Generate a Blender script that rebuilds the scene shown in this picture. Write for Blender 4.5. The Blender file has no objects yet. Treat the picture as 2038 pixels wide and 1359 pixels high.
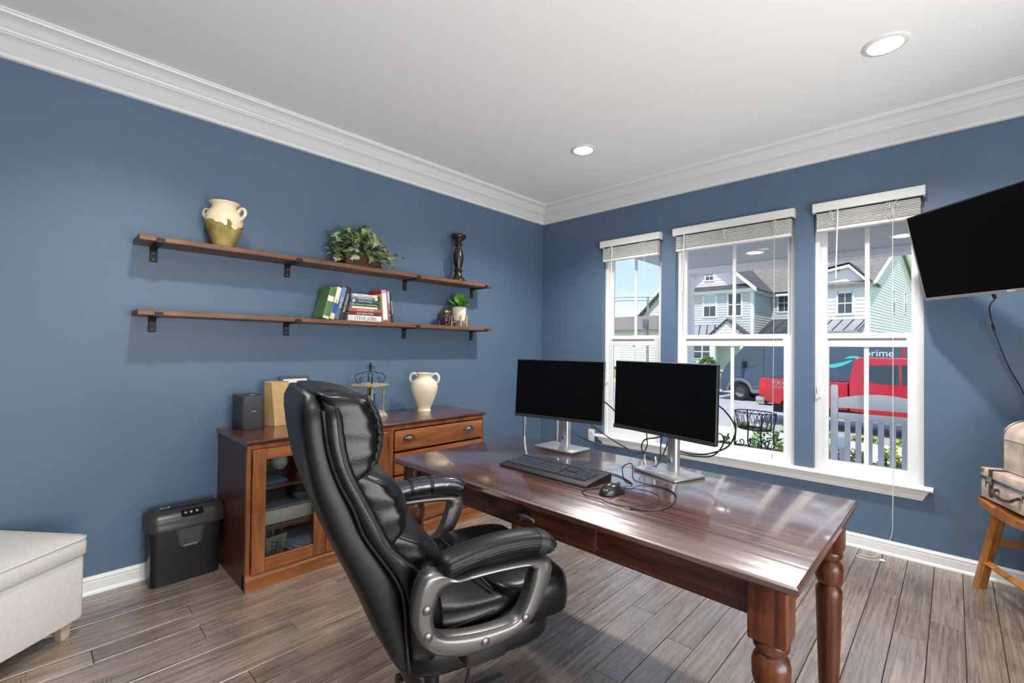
import bpy, bmesh, math, random
from mathutils import Vector, Matrix
random.seed(7)
S = bpy.context.scene
COL = S.collection
PI = math.pi

# ------------------------------------------------------------------ camera
YAW, PITCH, ROLL, FPX = 0.764479, 0.01328, 0.011696, 916.53
CAM = Vector((3.16957, -3.76312, 1.27575))
_f = Vector((-math.sin(YAW)*math.cos(PITCH), math.cos(YAW)*math.cos(PITCH), math.sin(PITCH)))
_r0 = Vector((math.cos(YAW), math.sin(YAW), 0)); _u0 = _r0.cross(_f)
_r = _r0*math.cos(ROLL) + _u0*math.sin(ROLL); _u = -_r0*math.sin(ROLL) + _u0*math.cos(ROLL)
cd = bpy.data.cameras.new('camera'); cam = bpy.data.objects.new('camera', cd); COL.objects.link(cam)
cd.sensor_width = 36.0; cd.lens = FPX/2038*36.0; cd.clip_start = 0.05; cd.clip_end = 500
mw = Matrix(((_r.x, _u.x, -_f.x, CAM.x), (_r.y, _u.y, -_f.y, CAM.y), (_r.z, _u.z, -_f.z, CAM.z), (0, 0, 0, 1)))
cam.matrix_world = mw
S.camera = cam

# ------------------------------------------------------------------ view, sky, sun
S.view_settings.view_transform = 'Standard'; S.view_settings.look = 'None'
S.view_settings.gamma = 1.0; S.view_settings.use_curve_mapping = False
S.view_settings.exposure = 0.0
W = bpy.data.worlds.new('world'); S.world = W; W.use_nodes = True
nt = W.node_tree; nt.nodes.clear()
wo = nt.nodes.new('ShaderNodeOutputWorld'); bg = nt.nodes.new('ShaderNodeBackground')
tc = nt.nodes.new('ShaderNodeTexCoord'); sp = nt.nodes.new('ShaderNodeSeparateXYZ'); nt.links.new(tc.outputs['Generated'], sp.inputs['Vector'])
cr = nt.nodes.new('ShaderNodeValToRGB'); nt.links.new(sp.outputs['Z'], cr.inputs['Fac'])
ce = cr.color_ramp.elements; ce[0].position = 0.0; ce[0].color = (.80, .88, .97, 1); ce[1].position = 1.0; ce[1].color = (.24, .44, .84, 1)
q = ce.new(.10); q.color = (.60, .77, 1.0, 1); q = ce.new(.28); q.color = (.40, .61, .98, 1)
mp = nt.nodes.new('ShaderNodeMapping'); mp.inputs['Scale'].default_value = (1.4, 1.4, 5.0)
ns = nt.nodes.new('ShaderNodeTexNoise'); ns.inputs['Scale'].default_value = 2.2; ns.inputs['Detail'].default_value = 6
cl = nt.nodes.new('ShaderNodeValToRGB'); cl.color_ramp.elements[0].position = .50; cl.color_ramp.elements[1].position = .80
mx = nt.nodes.new('ShaderNodeMix'); mx.data_type = 'RGBA'; mx.inputs['B'].default_value = (.96, .98, 1.0, 1)
nt.links.new(tc.outputs['Generated'], mp.inputs['Vector']); nt.links.new(mp.outputs['Vector'], ns.inputs['Vector'])
nt.links.new(ns.outputs['Fac'], cl.inputs['Fac']); nt.links.new(cl.outputs['Color'], mx.inputs['Factor'])
nt.links.new(cr.outputs['Color'], mx.inputs['A']); nt.links.new(mx.outputs['Result'], bg.inputs['Color'])
nt.links.new(bg.outputs['Background'], wo.inputs['Surface'])
bg.inputs['Strength'].default_value = 1.25
sd = bpy.data.lights.new('sun', 'SUN'); so = bpy.data.objects.new('sun', sd); COL.objects.link(so)
sd.energy = 4.6; sd.angle = math.radians(0.6); sd.color = (1.0, 0.95, 0.88)
so.rotation_euler = Vector((-0.20, 0.42, -0.86)).to_track_quat('-Z', 'Y').to_euler()
# added fill light that brightens the ceiling from outside the unseen right-wall opening
ad = bpy.data.lights.new('fill_light', 'AREA'); ao = bpy.data.objects.new('fill_light', ad); COL.objects.link(ao)
ad.shape = 'RECTANGLE'; ad.size = 2.6; ad.size_y = 2.1; ad.energy = 178; ad.color = (1.0, 0.98, 0.96)
ao.location = (5.3, -3.0, 1.05); ao.rotation_euler = Vector((-1, -0.05, 1.3)).to_track_quat('-Z', 'Z').to_euler()
LAMP = 205.0   # watts of each recessed ceiling lamp

# ------------------------------------------------------------------ materials
MATS = {}
def lin(c):
    return tuple((x/12.92 if x <= .04045 else ((x+.055)/1.055)**2.4) for x in c)
def rgb(r, g, b): return lin((r/255, g/255, b/255)) + (1,)
def newmat(name):
    m = bpy.data.materials.new(name); m.use_nodes = True
    return m, m.node_tree, m.node_tree.nodes['Principled BSDF']
def mat(name, col, rough=.5, metal=0, spec=.5, bump=0, bscale=60, var=0, vscale=8, emit=None, estr=1, coat=0, trans=0, alpha=1):
    if name in MATS: return MATS[name]
    m, nt, b = newmat(name)
    b.inputs['Base Color'].default_value = col; b.inputs['Roughness'].default_value = rough
    b.inputs['Metallic'].default_value = metal; b.inputs['Specular IOR Level'].default_value = spec
    if coat: b.inputs['Coat Weight'].default_value = coat; b.inputs['Coat Roughness'].default_value = .12
    if trans: b.inputs['Transmission Weight'].default_value = trans
    if emit: b.inputs['Emission Color'].default_value = emit; b.inputs['Emission Strength'].default_value = estr
    if bump or var:
        t = nt.nodes.new('ShaderNodeTexCoord'); n = nt.nodes.new('ShaderNodeTexNoise')
        n.inputs['Scale'].default_value = bscale; n.inputs['Detail'].default_value = 4
        nt.links.new(t.outputs['Object'], n.inputs['Vector'])
        if bump:
            bp = nt.nodes.new('ShaderNodeBump'); bp.inputs['Strength'].default_value = bump; bp.inputs['Distance'].default_value = .004
            nt.links.new(n.outputs['Fac'], bp.inputs['Height']); nt.links.new(bp.outputs['Normal'], b.inputs['Normal'])
        if var:
            n2 = nt.nodes.new('ShaderNodeTexNoise'); n2.inputs['Scale'].default_value = vscale; n2.inputs['Detail'].default_value = 5
            nt.links.new(t.outputs['Object'], n2.inputs['Vector'])
            r = nt.nodes.new('ShaderNodeValToRGB')
            r.color_ramp.elements[0].position = .35; r.color_ramp.elements[1].position = .65
            r.color_ramp.elements[0].color = tuple(c*(1-var) for c in col[:3]) + (1,)
            r.color_ramp.elements[1].color = tuple(min(1, c*(1+var)) for c in col[:3]) + (1,)
            nt.links.new(n2.outputs['Fac'], r.inputs['Fac']); nt.links.new(r.outputs['Color'], b.inputs['Base Color'])
    MATS[name] = m
    return m
def wood(name, dark, mid, light, axis='X', scale=9, stretch=14, rough=.35, bump=.25, rnd=0, coat=0, spec=.5, ripple=0, uneven=.1, ior=1.5, ticks=0):
    if name in MATS: return MATS[name]
    m, nt, b = newmat(name)
    t = nt.nodes.new('ShaderNodeTexCoord'); mp = nt.nodes.new('ShaderNodeMapping')
    sc = {'X': (1, stretch, stretch), 'Y': (stretch, 1, stretch), 'Z': (stretch, stretch, 1)}[axis]
    mp.inputs['Scale'].default_value = sc
    src = t.outputs['Object']
    if rnd:
        oi = nt.nodes.new('ShaderNodeObjectInfo'); ad = nt.nodes.new('ShaderNodeVectorMath'); ad.operation = 'ADD'
        ml = nt.nodes.new('ShaderNodeMath'); ml.operation = 'MULTIPLY'; ml.inputs[1].default_value = 37.0
        nt.links.new(oi.outputs['Random'], ml.inputs[0]); nt.links.new(ml.outputs[0], ad.inputs[1]); nt.links.new(src, ad.inputs[0]); src = ad.outputs[0]
    nt.links.new(src, mp.inputs['Vector'])
    n = nt.nodes.new('ShaderNodeTexNoise'); n.inputs['Scale'].default_value = scale/4; n.inputs['Detail'].default_value = 8; n.inputs['Roughness'].default_value = .62; n.inputs['Distortion'].default_value = .6
    nt.links.new(mp.outputs['Vector'], n.inputs['Vector'])
    r = nt.nodes.new('ShaderNodeValToRGB'); e = r.color_ramp.elements
    e[0].position = .28; e[0].color = dark; e[1].position = .74; e[1].color = light
    q = r.color_ramp.elements.new(.5); q.color = mid
    nt.links.new(n.outputs['Fac'], r.inputs['Fac'])
    out = r.outputs['Color']
    n2 = nt.nodes.new('ShaderNodeTexNoise'); n2.inputs['Scale'].default_value = 5; n2.inputs['Detail'].default_value = 3
    nt.links.new(src, n2.inputs['Vector'])
    hv = nt.nodes.new('ShaderNodeHueSaturation')
    mr = nt.nodes.new('ShaderNodeMapRange'); mr.inputs['From Min'].default_value = .3; mr.inputs['From Max'].default_value = .7; mr.inputs['To Min'].default_value = .82; mr.inputs['To Max'].default_value = 1.18
    nt.links.new(n2.outputs['Fac'], mr.inputs['Value'])
    val = mr.outputs['Result']
    if rnd:
        m2 = nt.nodes.new('ShaderNodeMapRange'); m2.inputs['To Min'].default_value = 1-rnd; m2.inputs['To Max'].default_value = 1+rnd
        nt.links.new(oi.outputs['Random'], m2.inputs['Value'])
        mm = nt.nodes.new('ShaderNodeMath'); mm.operation = 'MULTIPLY'; nt.links.new(val, mm.inputs[0]); nt.links.new(m2.outputs['Result'], mm.inputs[1]); val = mm.outputs[0]
    nt.links.new(val, hv.inputs['Value']); nt.links.new(out, hv.inputs['Color'])
    fin = hv.outputs['Color']
    if ticks:
        wv_ = nt.nodes.new('ShaderNodeTexWave'); wv_.wave_type = 'BANDS'; wv_.bands_direction = 'Y'; wv_.inputs['Scale'].default_value = 26; wv_.inputs['Distortion'].default_value = 1.5; wv_.inputs['Detail'].default_value = 1
        nt.links.new(src, wv_.inputs['Vector'])
        rw = nt.nodes.new('ShaderNodeValToRGB'); rw.color_ramp.elements[0].position = .90; rw.color_ramp.elements[1].position = .97; nt.links.new(wv_.outputs['Color'], rw.inputs['Fac'])
        nm = nt.nodes.new('ShaderNodeTexNoise'); nm.inputs['Scale'].default_value = 7.5; nm.inputs['Detail'].default_value = 0; nt.links.new(src, nm.inputs['Vector'])
        rm = nt.nodes.new('ShaderNodeValToRGB'); rm.color_ramp.elements[0].position = .70; rm.color_ramp.elements[1].position = .74; nt.links.new(nm.outputs['Fac'], rm.inputs['Fac'])
        mu = nt.nodes.new('ShaderNodeMath'); mu.operation = 'MULTIPLY'; nt.links.new(rw.outputs['Color'], mu.inputs[0]); nt.links.new(rm.outputs['Color'], mu.inputs[1])
        m5 = nt.nodes.new('ShaderNodeMath'); m5.operation = 'MULTIPLY'; m5.inputs[1].default_value = ticks; nt.links.new(mu.outputs[0], m5.inputs[0])
        tm = nt.nodes.new('ShaderNodeMix'); tm.data_type = 'RGBA'; tm.inputs['B'].default_value = (dark[0]*.35, dark[1]*.35, dark[2]*.35, 1)
        nt.links.new(m5.outputs[0], tm.inputs['Factor']); nt.links.new(fin, tm.inputs['A']); fin = tm.outputs['Result']
    nt.links.new(fin, b.inputs['Base Color'])
    b.inputs['Specular IOR Level'].default_value = spec; b.inputs['IOR'].default_value = ior
    rr = nt.nodes.new('ShaderNodeMapRange'); rr.inputs['To Min'].default_value = rough-uneven; rr.inputs['To Max'].default_value = rough+uneven
    nt.links.new(n.outputs['Fac'], rr.inputs['Value']); nt.links.new(rr.outputs['Result'], b.inputs['Roughness'])
    if coat: b.inputs['Coat Weight'].default_value = coat; b.inputs['Coat Roughness'].default_value = .1; b.inputs['Coat IOR'].default_value = 1.5 if ior < 2 else 2.0
    bp = nt.nodes.new('ShaderNodeBump'); bp.inputs['Strength'].default_value = bump; bp.inputs['Distance'].default_value = .003
    nt.links.new(n.outputs['Fac'], bp.inputs['Height'])
    last = bp.outputs['Normal']
    if ripple:
        wv = nt.nodes.new('ShaderNodeTexNoise'); wv.inputs['Scale'].default_value = 1.0; wv.inputs['Detail'].default_value = 1.5
        m3 = nt.nodes.new('ShaderNodeMapping'); m3.inputs['Scale'].default_value = {'Y': (30, 3.0, 1), 'X': (3.0, 30, 1), 'Z': (30, 30, 3)}[axis]
        nt.links.new(src, m3.inputs['Vector']); nt.links.new(m3.outputs['Vector'], wv.inputs['Vector'])
        b2 = nt.nodes.new('ShaderNodeBump'); b2.inputs['Strength'].default_value = ripple; b2.inputs['Distance'].default_value = .008
        nt.links.new(wv.outputs['Fac'], b2.inputs['Height']); nt.links.new(last, b2.inputs['Normal']); last = b2.outputs['Normal']
    nt.links.new(last, b.inputs['Normal'])
    MATS[name] = m
    return m
def glassmat(name, tint=(1, 1, 1, 1), refl=.9, rough=.0, base=.04):
    if name in MATS: return MATS[name]
    m = bpy.data.materials.new(name); m.use_nodes = True; nt = m.node_tree; nt.nodes.clear()
    o = nt.nodes.new('ShaderNodeOutputMaterial'); mix = nt.nodes.new('ShaderNodeMixShader')
    tr = nt.nodes.new('ShaderNodeBsdfTransparent'); tr.inputs['Color'].default_value = tint
    gl = nt.nodes.new('ShaderNodeBsdfGlossy'); gl.inputs['Roughness'].default_value = rough
    fr = nt.nodes.new('ShaderNodeLayerWeight'); fr.inputs['Blend'].default_value = .25
    mr = nt.nodes.new('ShaderNodeMapRange'); mr.inputs['To Min'].default_value = base; mr.inputs['To Max'].default_value = refl
    nt.links.new(fr.outputs['Fresnel'], mr.inputs['Value']); nt.links.new(mr.outputs['Result'], mix.inputs['Fac'])
    nt.links.new(tr.outputs['BSDF'], mix.inputs[1]); nt.links.new(gl.outputs['BSDF'], mix.inputs[2]); nt.links.new(mix.outputs['Shader'], o.inputs['Surface'])
    MATS[name] = m
    return m
def emission(name, col, s):
    m = bpy.data.materials.new(name); m.use_nodes = True; nt = m.node_tree; nt.nodes.clear()
    o = nt.nodes.new('ShaderNodeOutputMaterial'); e = nt.nodes.new('ShaderNodeEmission'); e.inputs['Color'].default_value = col; e.inputs['Strength'].default_value = s
    nt.links.new(e.outputs['Emission'], o.inputs['Surface']); return m

M = {}
M['wall'] = mat('wall_blue_paint', rgb(86, 108, 132), .45, bump=.05, bscale=90, var=.04, vscale=1.5)
M['ceil'] = mat('ceiling_paint', rgb(247, 247, 245), .9)
M['trim'] = mat('white_trim_paint', rgb(232, 232, 230), .35)
M['vinyl'] = mat('white_vinyl', rgb(233, 234, 234), .35)
M['blind'] = mat('white_faux_wood', rgb(230, 229, 224), .45)
M['plank'] = wood('scraped_floorboard', rgb(84, 70, 60), rgb(126, 109, 95), rgb(158, 141, 126), 'Y', 12, 30, .27, .25, rnd=.14, ripple=.5, spec=.5, ior=2.6, ticks=.75)
M['gap'] = mat('floor_gap', rgb(38, 30, 24), .8)
M['cherryX'] = wood('cherry_wood_x', rgb(44, 20, 13), rgb(78, 39, 25), rgb(108, 61, 41), 'X', 10, 16, .24, .35, ripple=.16, spec=.5, ior=2.6, coat=1.0)
M['cherryA'] = wood('cherry_apron_x', rgb(44, 20, 12), rgb(76, 38, 22), rgb(106, 60, 38), 'X', 10, 16, .36, .3)
M['cherryY'] = wood('cherry_wood_y', rgb(50, 23, 14), rgb(86, 43, 27), rgb(116, 64, 42), 'Y', 10, 16, .22, .3, spec=.7, coat=.5)
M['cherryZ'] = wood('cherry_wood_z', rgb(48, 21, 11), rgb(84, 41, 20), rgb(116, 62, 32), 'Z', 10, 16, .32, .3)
M['honeyY'] = wood('honey_pine_y', rgb(92, 46, 20), rgb(134, 78, 36), rgb(164, 104, 54), 'Y', 8, 10, .36, .3)
M['honeyZ'] = wood('honey_pine_z', rgb(92, 46, 20), rgb(132, 76, 35), rgb(162, 102, 52), 'Z', 8, 10, .36, .3)
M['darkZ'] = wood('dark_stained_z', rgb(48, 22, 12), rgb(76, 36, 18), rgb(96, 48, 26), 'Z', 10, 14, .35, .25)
M['shelfY'] = wood('shelf_wood_y', rgb(70, 44, 29), rgb(110, 73, 49), rgb(142, 101, 72), 'Y', 8, 16, .45, .3)
M['stool'] = wood('stool_oak', rgb(118, 66, 24), rgb(166, 104, 48), rgb(188, 130, 70), 'Z', 8, 8, .4, .25)
M['bamboo'] = wood('bamboo', rgb(178, 126, 70), rgb(206, 160, 98), rgb(222, 182, 124), 'Z', 10, 8, .45, .15)
M['steel'] = mat('black_powder_steel', rgb(30, 31, 34), .5, .3)
M['blackp'] = mat('black_plastic', rgb(22, 22, 23), .38)
M['screen'] = mat('screen_black', rgb(5, 5, 6), .32, spec=.15)
M['leather'] = mat('black_leather', rgb(9, 9, 10), .30, spec=.32, bump=.10, bscale=160)
M['leather_s'] = mat('black_leather_smooth', rgb(10, 10, 11), .42, spec=.3, bump=.06, bscale=200)
M['thread'] = mat('black_thread', rgb(14, 14, 15), .6)
M['gun'] = mat('gunmetal_plastic', rgb(104, 102, 99), .33, .8)
M['alu'] = mat('brushed_aluminium', rgb(196, 197, 198), .32, .85)
M['chrome'] = mat('chrome', rgb(210, 212, 214), .12, 1)
M['pewter'] = mat('aged_pewter', rgb(112, 108, 102), .34, .9, var=.25, vscale=20)
M['cream'] = mat('cream_ceramic', rgb(232, 220, 188), .6, var=.05, vscale=12, bump=.08, bscale=40)
M['white'] = mat('white_plastic', rgb(226, 226, 222), .4)
M['page'] = mat('book_pages', rgb(222, 212, 188), .8)
M['glass'] = glassmat('window_glass', base=.0, refl=.75)
M['cglass'] = glassmat('cabinet_glass', tint=(.92, .95, .95, 1), base=.02, refl=.9)
M['fabric'] = mat('cream_linen', rgb(204, 200, 194), .9, bump=.5, bscale=420, var=.04, vscale=60)
M['bronze'] = mat('antique_bronze', rgb(74, 64, 52), .32, .8, var=.3, vscale=10)
M['dark'] = mat('dark_interior', rgb(30, 24, 20), .8)

# ------------------------------------------------------------------ mesh helpers
def NB(): return bmesh.new()
def box(bm, x0, x1, y0, y1, z0, z1, bev=0, seg=1, T=None):
    t = bmesh.new() if (bev or T) else bm
    v = [t.verts.new((x, y, z)) for x in (x0, x1) for y in (y0, y1) for z in (z0, z1)]
    for q in ((0, 1, 3, 2), (4, 6, 7, 5), (0, 4, 5, 1), (2, 3, 7, 6), (0, 2, 6, 4), (1, 5, 7, 3)): t.faces.new([v[i] for i in q])
    if bev: bmesh.ops.bevel(t, geom=t.edges[:], offset=bev, segments=seg, affect='EDGES', profile=.5)
    if T:
        for w in t.verts: w.co = T @ w.co
    if t is not bm: merge(bm, t)
    return bm
def merge(bm, t):
    me = bpy.data.meshes.new('tmp'); t.to_mesh(me); t.free(); bm.from_mesh(me); bpy.data.meshes.remove(me)
def lathe(bm, prof, n=28, T=None, cap=True, sx=1, sy=1):
    rings = []
    for r, z in prof:
        rings.append([bm.verts.new((r*math.cos(2*PI*i/n)*sx, r*math.sin(2*PI*i/n)*sy, z)) for i in range(n)])
    for a, b in zip(rings, rings[1:]):
        for i in range(n): bm.faces.new((a[i], a[(i+1) % n], b[(i+1) % n], b[i]))
    if cap:
        if prof[0][0] > 1e-5: bm.faces.new(rings[0][::-1])
        if prof[-1][0] > 1e-5: bm.faces.new(rings[-1])
    if T:
        for rg in rings:
            for w in rg: w.co = T @ w.co
    return bm
def catmull(pts, k=6, closed=False):
    pts = [Vector(p) for p in pts]; n = len(pts); out = []
    rng = range(n if closed else n-1)
    for i in rng:
        p0 = pts[(i-1) % n] if closed or i > 0 else pts[0]
        p1 = pts[i]; p2 = pts[(i+1) % n]
        p3 = pts[(i+2) % n] if closed or i+2 < n else pts[-1]
        for j in range(k):
            t = j/k
            out.append(.5*((2*p1) + (p2-p0)*t + (2*p0-5*p1+4*p2-p3)*t*t + (3*p1-p0-3*p2+p3)*t**3))
    if not closed: out.append(pts[-1])
    return out
def sweep(bm, pts, prof, closed=False, cap=True, up=None, scale=None):
    """prof: list of (a,b) in the frame (normal, binormal) carried along pts"""
    pts = [Vector(p) for p in pts]; n = len(pts); rings = []
    prevn = None
    for i, p in enumerate(pts):
        if closed: t = (pts[(i+1) % n]-pts[i-1]).normalized()
        else: t = (pts[min(i+1, n-1)]-pts[max(i-1, 0)]).normalized()
        if up is not None:
            nn = (Vector(up) - t*Vector(up).dot(t)).normalized()
        elif prevn is None:
            a = Vector((0, 0, 1)) if abs(t.z) < .9 else Vector((1, 0, 0))
            nn = (a - t*a.dot(t)).normalized()
        else:
            nn = (prevn - t*prevn.dot(t)); nn = nn.normalized() if nn.length > 1e-6 else prevn
        prevn = nn; bn = t.cross(nn)
        s = 1 if scale is None else scale[i]
        rings.append([bm.verts.new(p + nn*a*s + bn*b*s) for a, b in prof])
    m = len(prof)
    for i in range(n if closed else n-1):
        a, b = rings[i], rings[(i+1) % n]
        for j in range(m): bm.faces.new((a[j], a[(j+1) % m], b[(j+1) % m], b[j]))
    if cap and not closed:
        bm.faces.new(rings[0][::-1]); bm.faces.new(rings[-1])
    return bm
def circ(r, n=8): return [(r*math.cos(2*PI*i/n), r*math.sin(2*PI*i/n)) for i in range(n)]
def tube(bm, pts, r, n=8, closed=False, scale=None): return sweep(bm, pts, circ(r, n), closed, True, None, scale)
def prism(bm, poly, axis, d0, d1, bev=0):
    """poly in the two other axes, in order x,y,z"""
    def P(a, b, d): return {'X': (d, a, b), 'Y': (a, d, b), 'Z': (a, b, d)}[axis]
    v0 = [bm.verts.new(P(a, b, d0)) for a, b in poly]; v1 = [bm.verts.new(P(a, b, d1)) for a, b in poly]
    n = len(poly); fs = [bm.faces.new(v0[::-1]), bm.faces.new(v1)]
    for i in range(n): fs.append(bm.faces.new((v0[i], v0[(i+1) % n], v1[(i+1) % n], v1[i])))
    if bev:
        es = [e for e in set(fs[0].edges) | set(fs[1].edges)]
        bmesh.ops.bevel(bm, geom=es, offset=bev, segments=2, affect='EDGES', profile=.5)
    return bm
def loft(bm, rings, cap=True):
    R = [[bm.verts.new(p) for p in r] for r in rings]; m = len(R[0])
    for a, b in zip(R, R[1:]):
        for j in range(m): bm.faces.new((a[j], a[(j+1) % m], b[(j+1) % m], b[j]))
    if cap: bm.faces.new(R[0][::-1]); bm.faces.new(R[-1])
    return bm
def sell(cx, cy, w, d, z, n=4, k=32, fn=None):
    out = []
    for i in range(k):
        t = 2*PI*i/k; c, s = math.cos(t), math.sin(t)
        x = cx + w*math.copysign(abs(c)**(2/n), c); y = cy + d*math.copysign(abs(s)**(2/n), s)
        out.append(Vector((x, y, z)) if fn is None else fn(x, y, z))
    return out
def interp(tab, z):
    tab = sorted(tab)
    if z <= tab[0][0]: return tab[0][1]
    for (a, b), (c, d) in zip(tab, tab[1:]):
        if z <= c: return b + (d-b)*(z-a)/(c-a)
    return tab[-1][1]
def obj(name, bm, m, parent=None, smooth=40, loc=None, rot=None, sub=0):
    bmesh.ops.recalc_face_normals(bm, faces=bm.faces[:])
    me = bpy.data.meshes.new(name); bm.to_mesh(me); bm.free()
    if smooth:
        me.shade_smooth(); me.set_sharp_from_angle(angle=math.radians(smooth))
    me.materials.append(M[m] if isinstance(m, str) else m)
    o = bpy.data.objects.new(name, me); COL.objects.link(o)
    if parent: o.parent = parent
    if loc: o.location = loc
    if rot: o.rotation_euler = rot
    if sub:
        md = o.modifiers.new('sub', 'SUBSURF'); md.levels = md.render_levels = sub
    return o
def tag(o, label, cat, group=None):
    o['label'] = label; o['category'] = cat
    if group: o['group'] = group
    return o
def thing(name, label, cat, loc=(0, 0, 0), rz=0, group=None):
    o = bpy.data.objects.new(name, None); COL.objects.link(o); o.empty_display_size = .1
    o.location = loc; o.rotation_euler = (0, 0, rz)
    return tag(o, label, cat, group)
def struct(name, bm, m, smooth=0, label=None):
    o = obj(name, bm, m, None, smooth); o['kind'] = 'structure'
    if label: o['label'] = label
    return o
def copy_tree(o, parent=None):
    c = o.copy(); COL.objects.link(c)
    if parent: c.parent = parent
    for ch in list(o.children): copy_tree(ch, c)
    return c
def textmesh(name, s, m, parent, size, loc, rot, ext=.0003, align='CENTER', sx=1):
    cu = bpy.data.curves.new(name, 'FONT'); cu.body = s; cu.size = size; cu.extrude = ext
    cu.align_x = align; cu.align_y = 'CENTER'
    t = bpy.data.objects.new(name, cu); COL.objects.link(t)
    dg = bpy.context.evaluated_depsgraph_get(); me = bpy.data.meshes.new_from_object(t.evaluated_get(dg))
    bpy.data.objects.remove(t); bpy.data.curves.remove(cu)
    me.materials.clear(); me.materials.append(M[m] if isinstance(m, str) else m)
    o = bpy.data.objects.new(name, me); COL.objects.link(o); o.parent = parent; o.location = loc; o.rotation_euler = rot; o.scale = (sx, 1, 1)
    return o
def rotm(loc, rx=0, ry=0, rz=0):
    return Matrix.Translation(loc) @ Matrix.Rotation(rz, 4, 'Z') @ Matrix.Rotation(ry, 4, 'Y') @ Matrix.Rotation(rx, 4, 'X')

# ================================================================== THE ROOM
H = 2.74
XR, YF = 4.6, -4.9
# floor: slab + boards
b = NB(); box(b, -.12, 7.5, YF-.12, .13, -.2, -.012); floor = struct('floor', b, 'gap', label='grey brown scraped hardwood floor')
PW = .1195
x = -.02; k = 0
while x < XR:
    y = YF + random.uniform(-1.2, -.1)
    while y < 0:
        ln = random.choice((.62, .82, 1.05, 1.25, 1.4)); y0 = max(y, YF); y1 = min(y+ln, -.002)
        if y1-y0 > .03:
            b = NB(); dz = random.uniform(-.0006, .0006)
            hw, hl = PW/2-.0011, (y1-y0)/2-.0009
            c = .0009
            rings = [[(-hw, -hl, -.014), (hw, -hl, -.014), (hw, hl, -.014), (-hw, hl, -.014)],
                     [(-hw, -hl, -.0022), (hw, -hl, -.0022), (hw, hl, -.0022), (-hw, hl, -.0022)],
                     [(-hw+c, -hl+c, 0), (hw-c, -hl+c, 0), (hw-c, hl-c, 0), (-hw+c, hl-c, 0)]]
            loft(b, [[Vector(p) for p in r] for r in rings])
            obj('plank', b, 'plank', floor, 0, ((x+PW/2), (y0+y1)/2, dz))
        y += ln
    x += PW
# walls
b = NB(); box(b, -.12, 0, YF, .13, 0, H); struct('wall_left', b, 'wall')
WIN = [(.756, 1.343), (1.469, 2.351), (2.466, 3.040)]
ZS, ZT = .46, 2.235
b = NB()
xs = [-.12]
for a, c in WIN: xs += [a, c]
xs += [7.5]
for i in range(len(xs)-1):
    if i % 2 == 0: box(b, xs[i], xs[i+1], 0, .13, 0, H)
    else: box(b, xs[i], xs[i+1], 0, .13, 0, ZS); box(b, xs[i], xs[i+1], 0, .13, ZT, H)
bmesh.ops.remove_doubles(b, verts=b.verts, dist=1e-5)
struct('wall_back', b, 'wall')
b = NB(); box(b, -.12, 7.5, YF-.12, YF, 0, H); struct('wall_front', b, 'wall')
b = NB(); box(b, XR, XR+.12, YF, -4.35, 0, H); box(b, XR, XR+.12, -1.65, 0, 0, H); box(b, XR, XR+.12, -4.35, -1.65, 2.3, H); struct('wall_right', b, 'wall')  # unseen wall; its wide opening is added to let the fill light in
b = NB(); box(b, -.12, 7.5, YF-.12, .13, H, H+.25); struct('ceiling', b, 'ceil')
# crown and base
CROWN = [(0, 2.584), (.016, 2.584), (.022, 2.588), (.022, 2.603), (.028, 2.607), (.040, 2.617), (.062, 2.643), (.084, 2.661), (.092, 2.663), (.092, 2.668), (.100, 2.672), (.104, 2.680), (.112, 2.684), (.122, 2.699), (.146, 2.716), (.168, 2.722), (.172, 2.730), (.177, 2.732), (.177, 2.7399), (0, 2.7399)]
BASE = [(0, 0), (.024, 0), (.024, .006), (.021, .013), (.0145, .018), (.0135, .060), (.0105, .064), (.0135, .068), (.0135, .075), (.009, .080), (.006, .087), (0, .088)]
def run(name, prof, wall, a, c):
    b = NB()
    def P(d, z, s):
        return {'L': (d, s, z), 'B': (s, -d, z), 'F': (s, YF+d, z), 'R': (XR-d, s, z)}[wall]
    loft(b, [[Vector(P(d, z, a)) for d, z in prof], [Vector(P(d, z, c)) for d, z in prof]])
    return struct(name, b, 'trim', 35)
run('trim_1', CROWN, 'L', YF, 0)['label'] = 'white crown moulding along the shelf wall'
run('trim_2', CROWN, 'B', 0, XR)['label'] = 'white crown moulding above the windows'
run('trim_3', CROWN, 'F', 0, XR); run('trim_4', CROWN, 'R', YF, 0)
run('baseboard_left', BASE, 'L', YF, 0); run('baseboard_back', BASE, 'B', 0, XR); run('baseboard_front', BASE, 'F', 0, XR); run('baseboard_right', BASE, 'R', -1.65, 0)
# window stool and apron across all three windows
b = NB()
ST = [(.04, .440), (.04, .464), (-.045, .464), (-.055, .460), (-.060, .452), (-.056, .444), (-.048, .440)]
loft(b, [[Vector((.695, y, z)) for y, z in ST], [Vector((3.082, y, z)) for y, z in ST]])
struct('trim_5', b, 'trim', 35, 'white window sill board below the three windows')
b = NB()
AP = [(0, .375), (-.008, .375), (-.010, .388), (-.014, .392), (-.014, .404), (-.020, .412), (-.032, .424), (-.036, .4395), (0, .4395)]
loft(b, [[Vector((.735+(.03 if z < .41 else 0), y, z)) for y, z in AP], [Vector((3.062-(.03*(.4395-z)/.065), y, z)) for y, z in AP]])
struct('trim_6', b, 'trim', 35, 'moulded white apron under the window sill')

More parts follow.
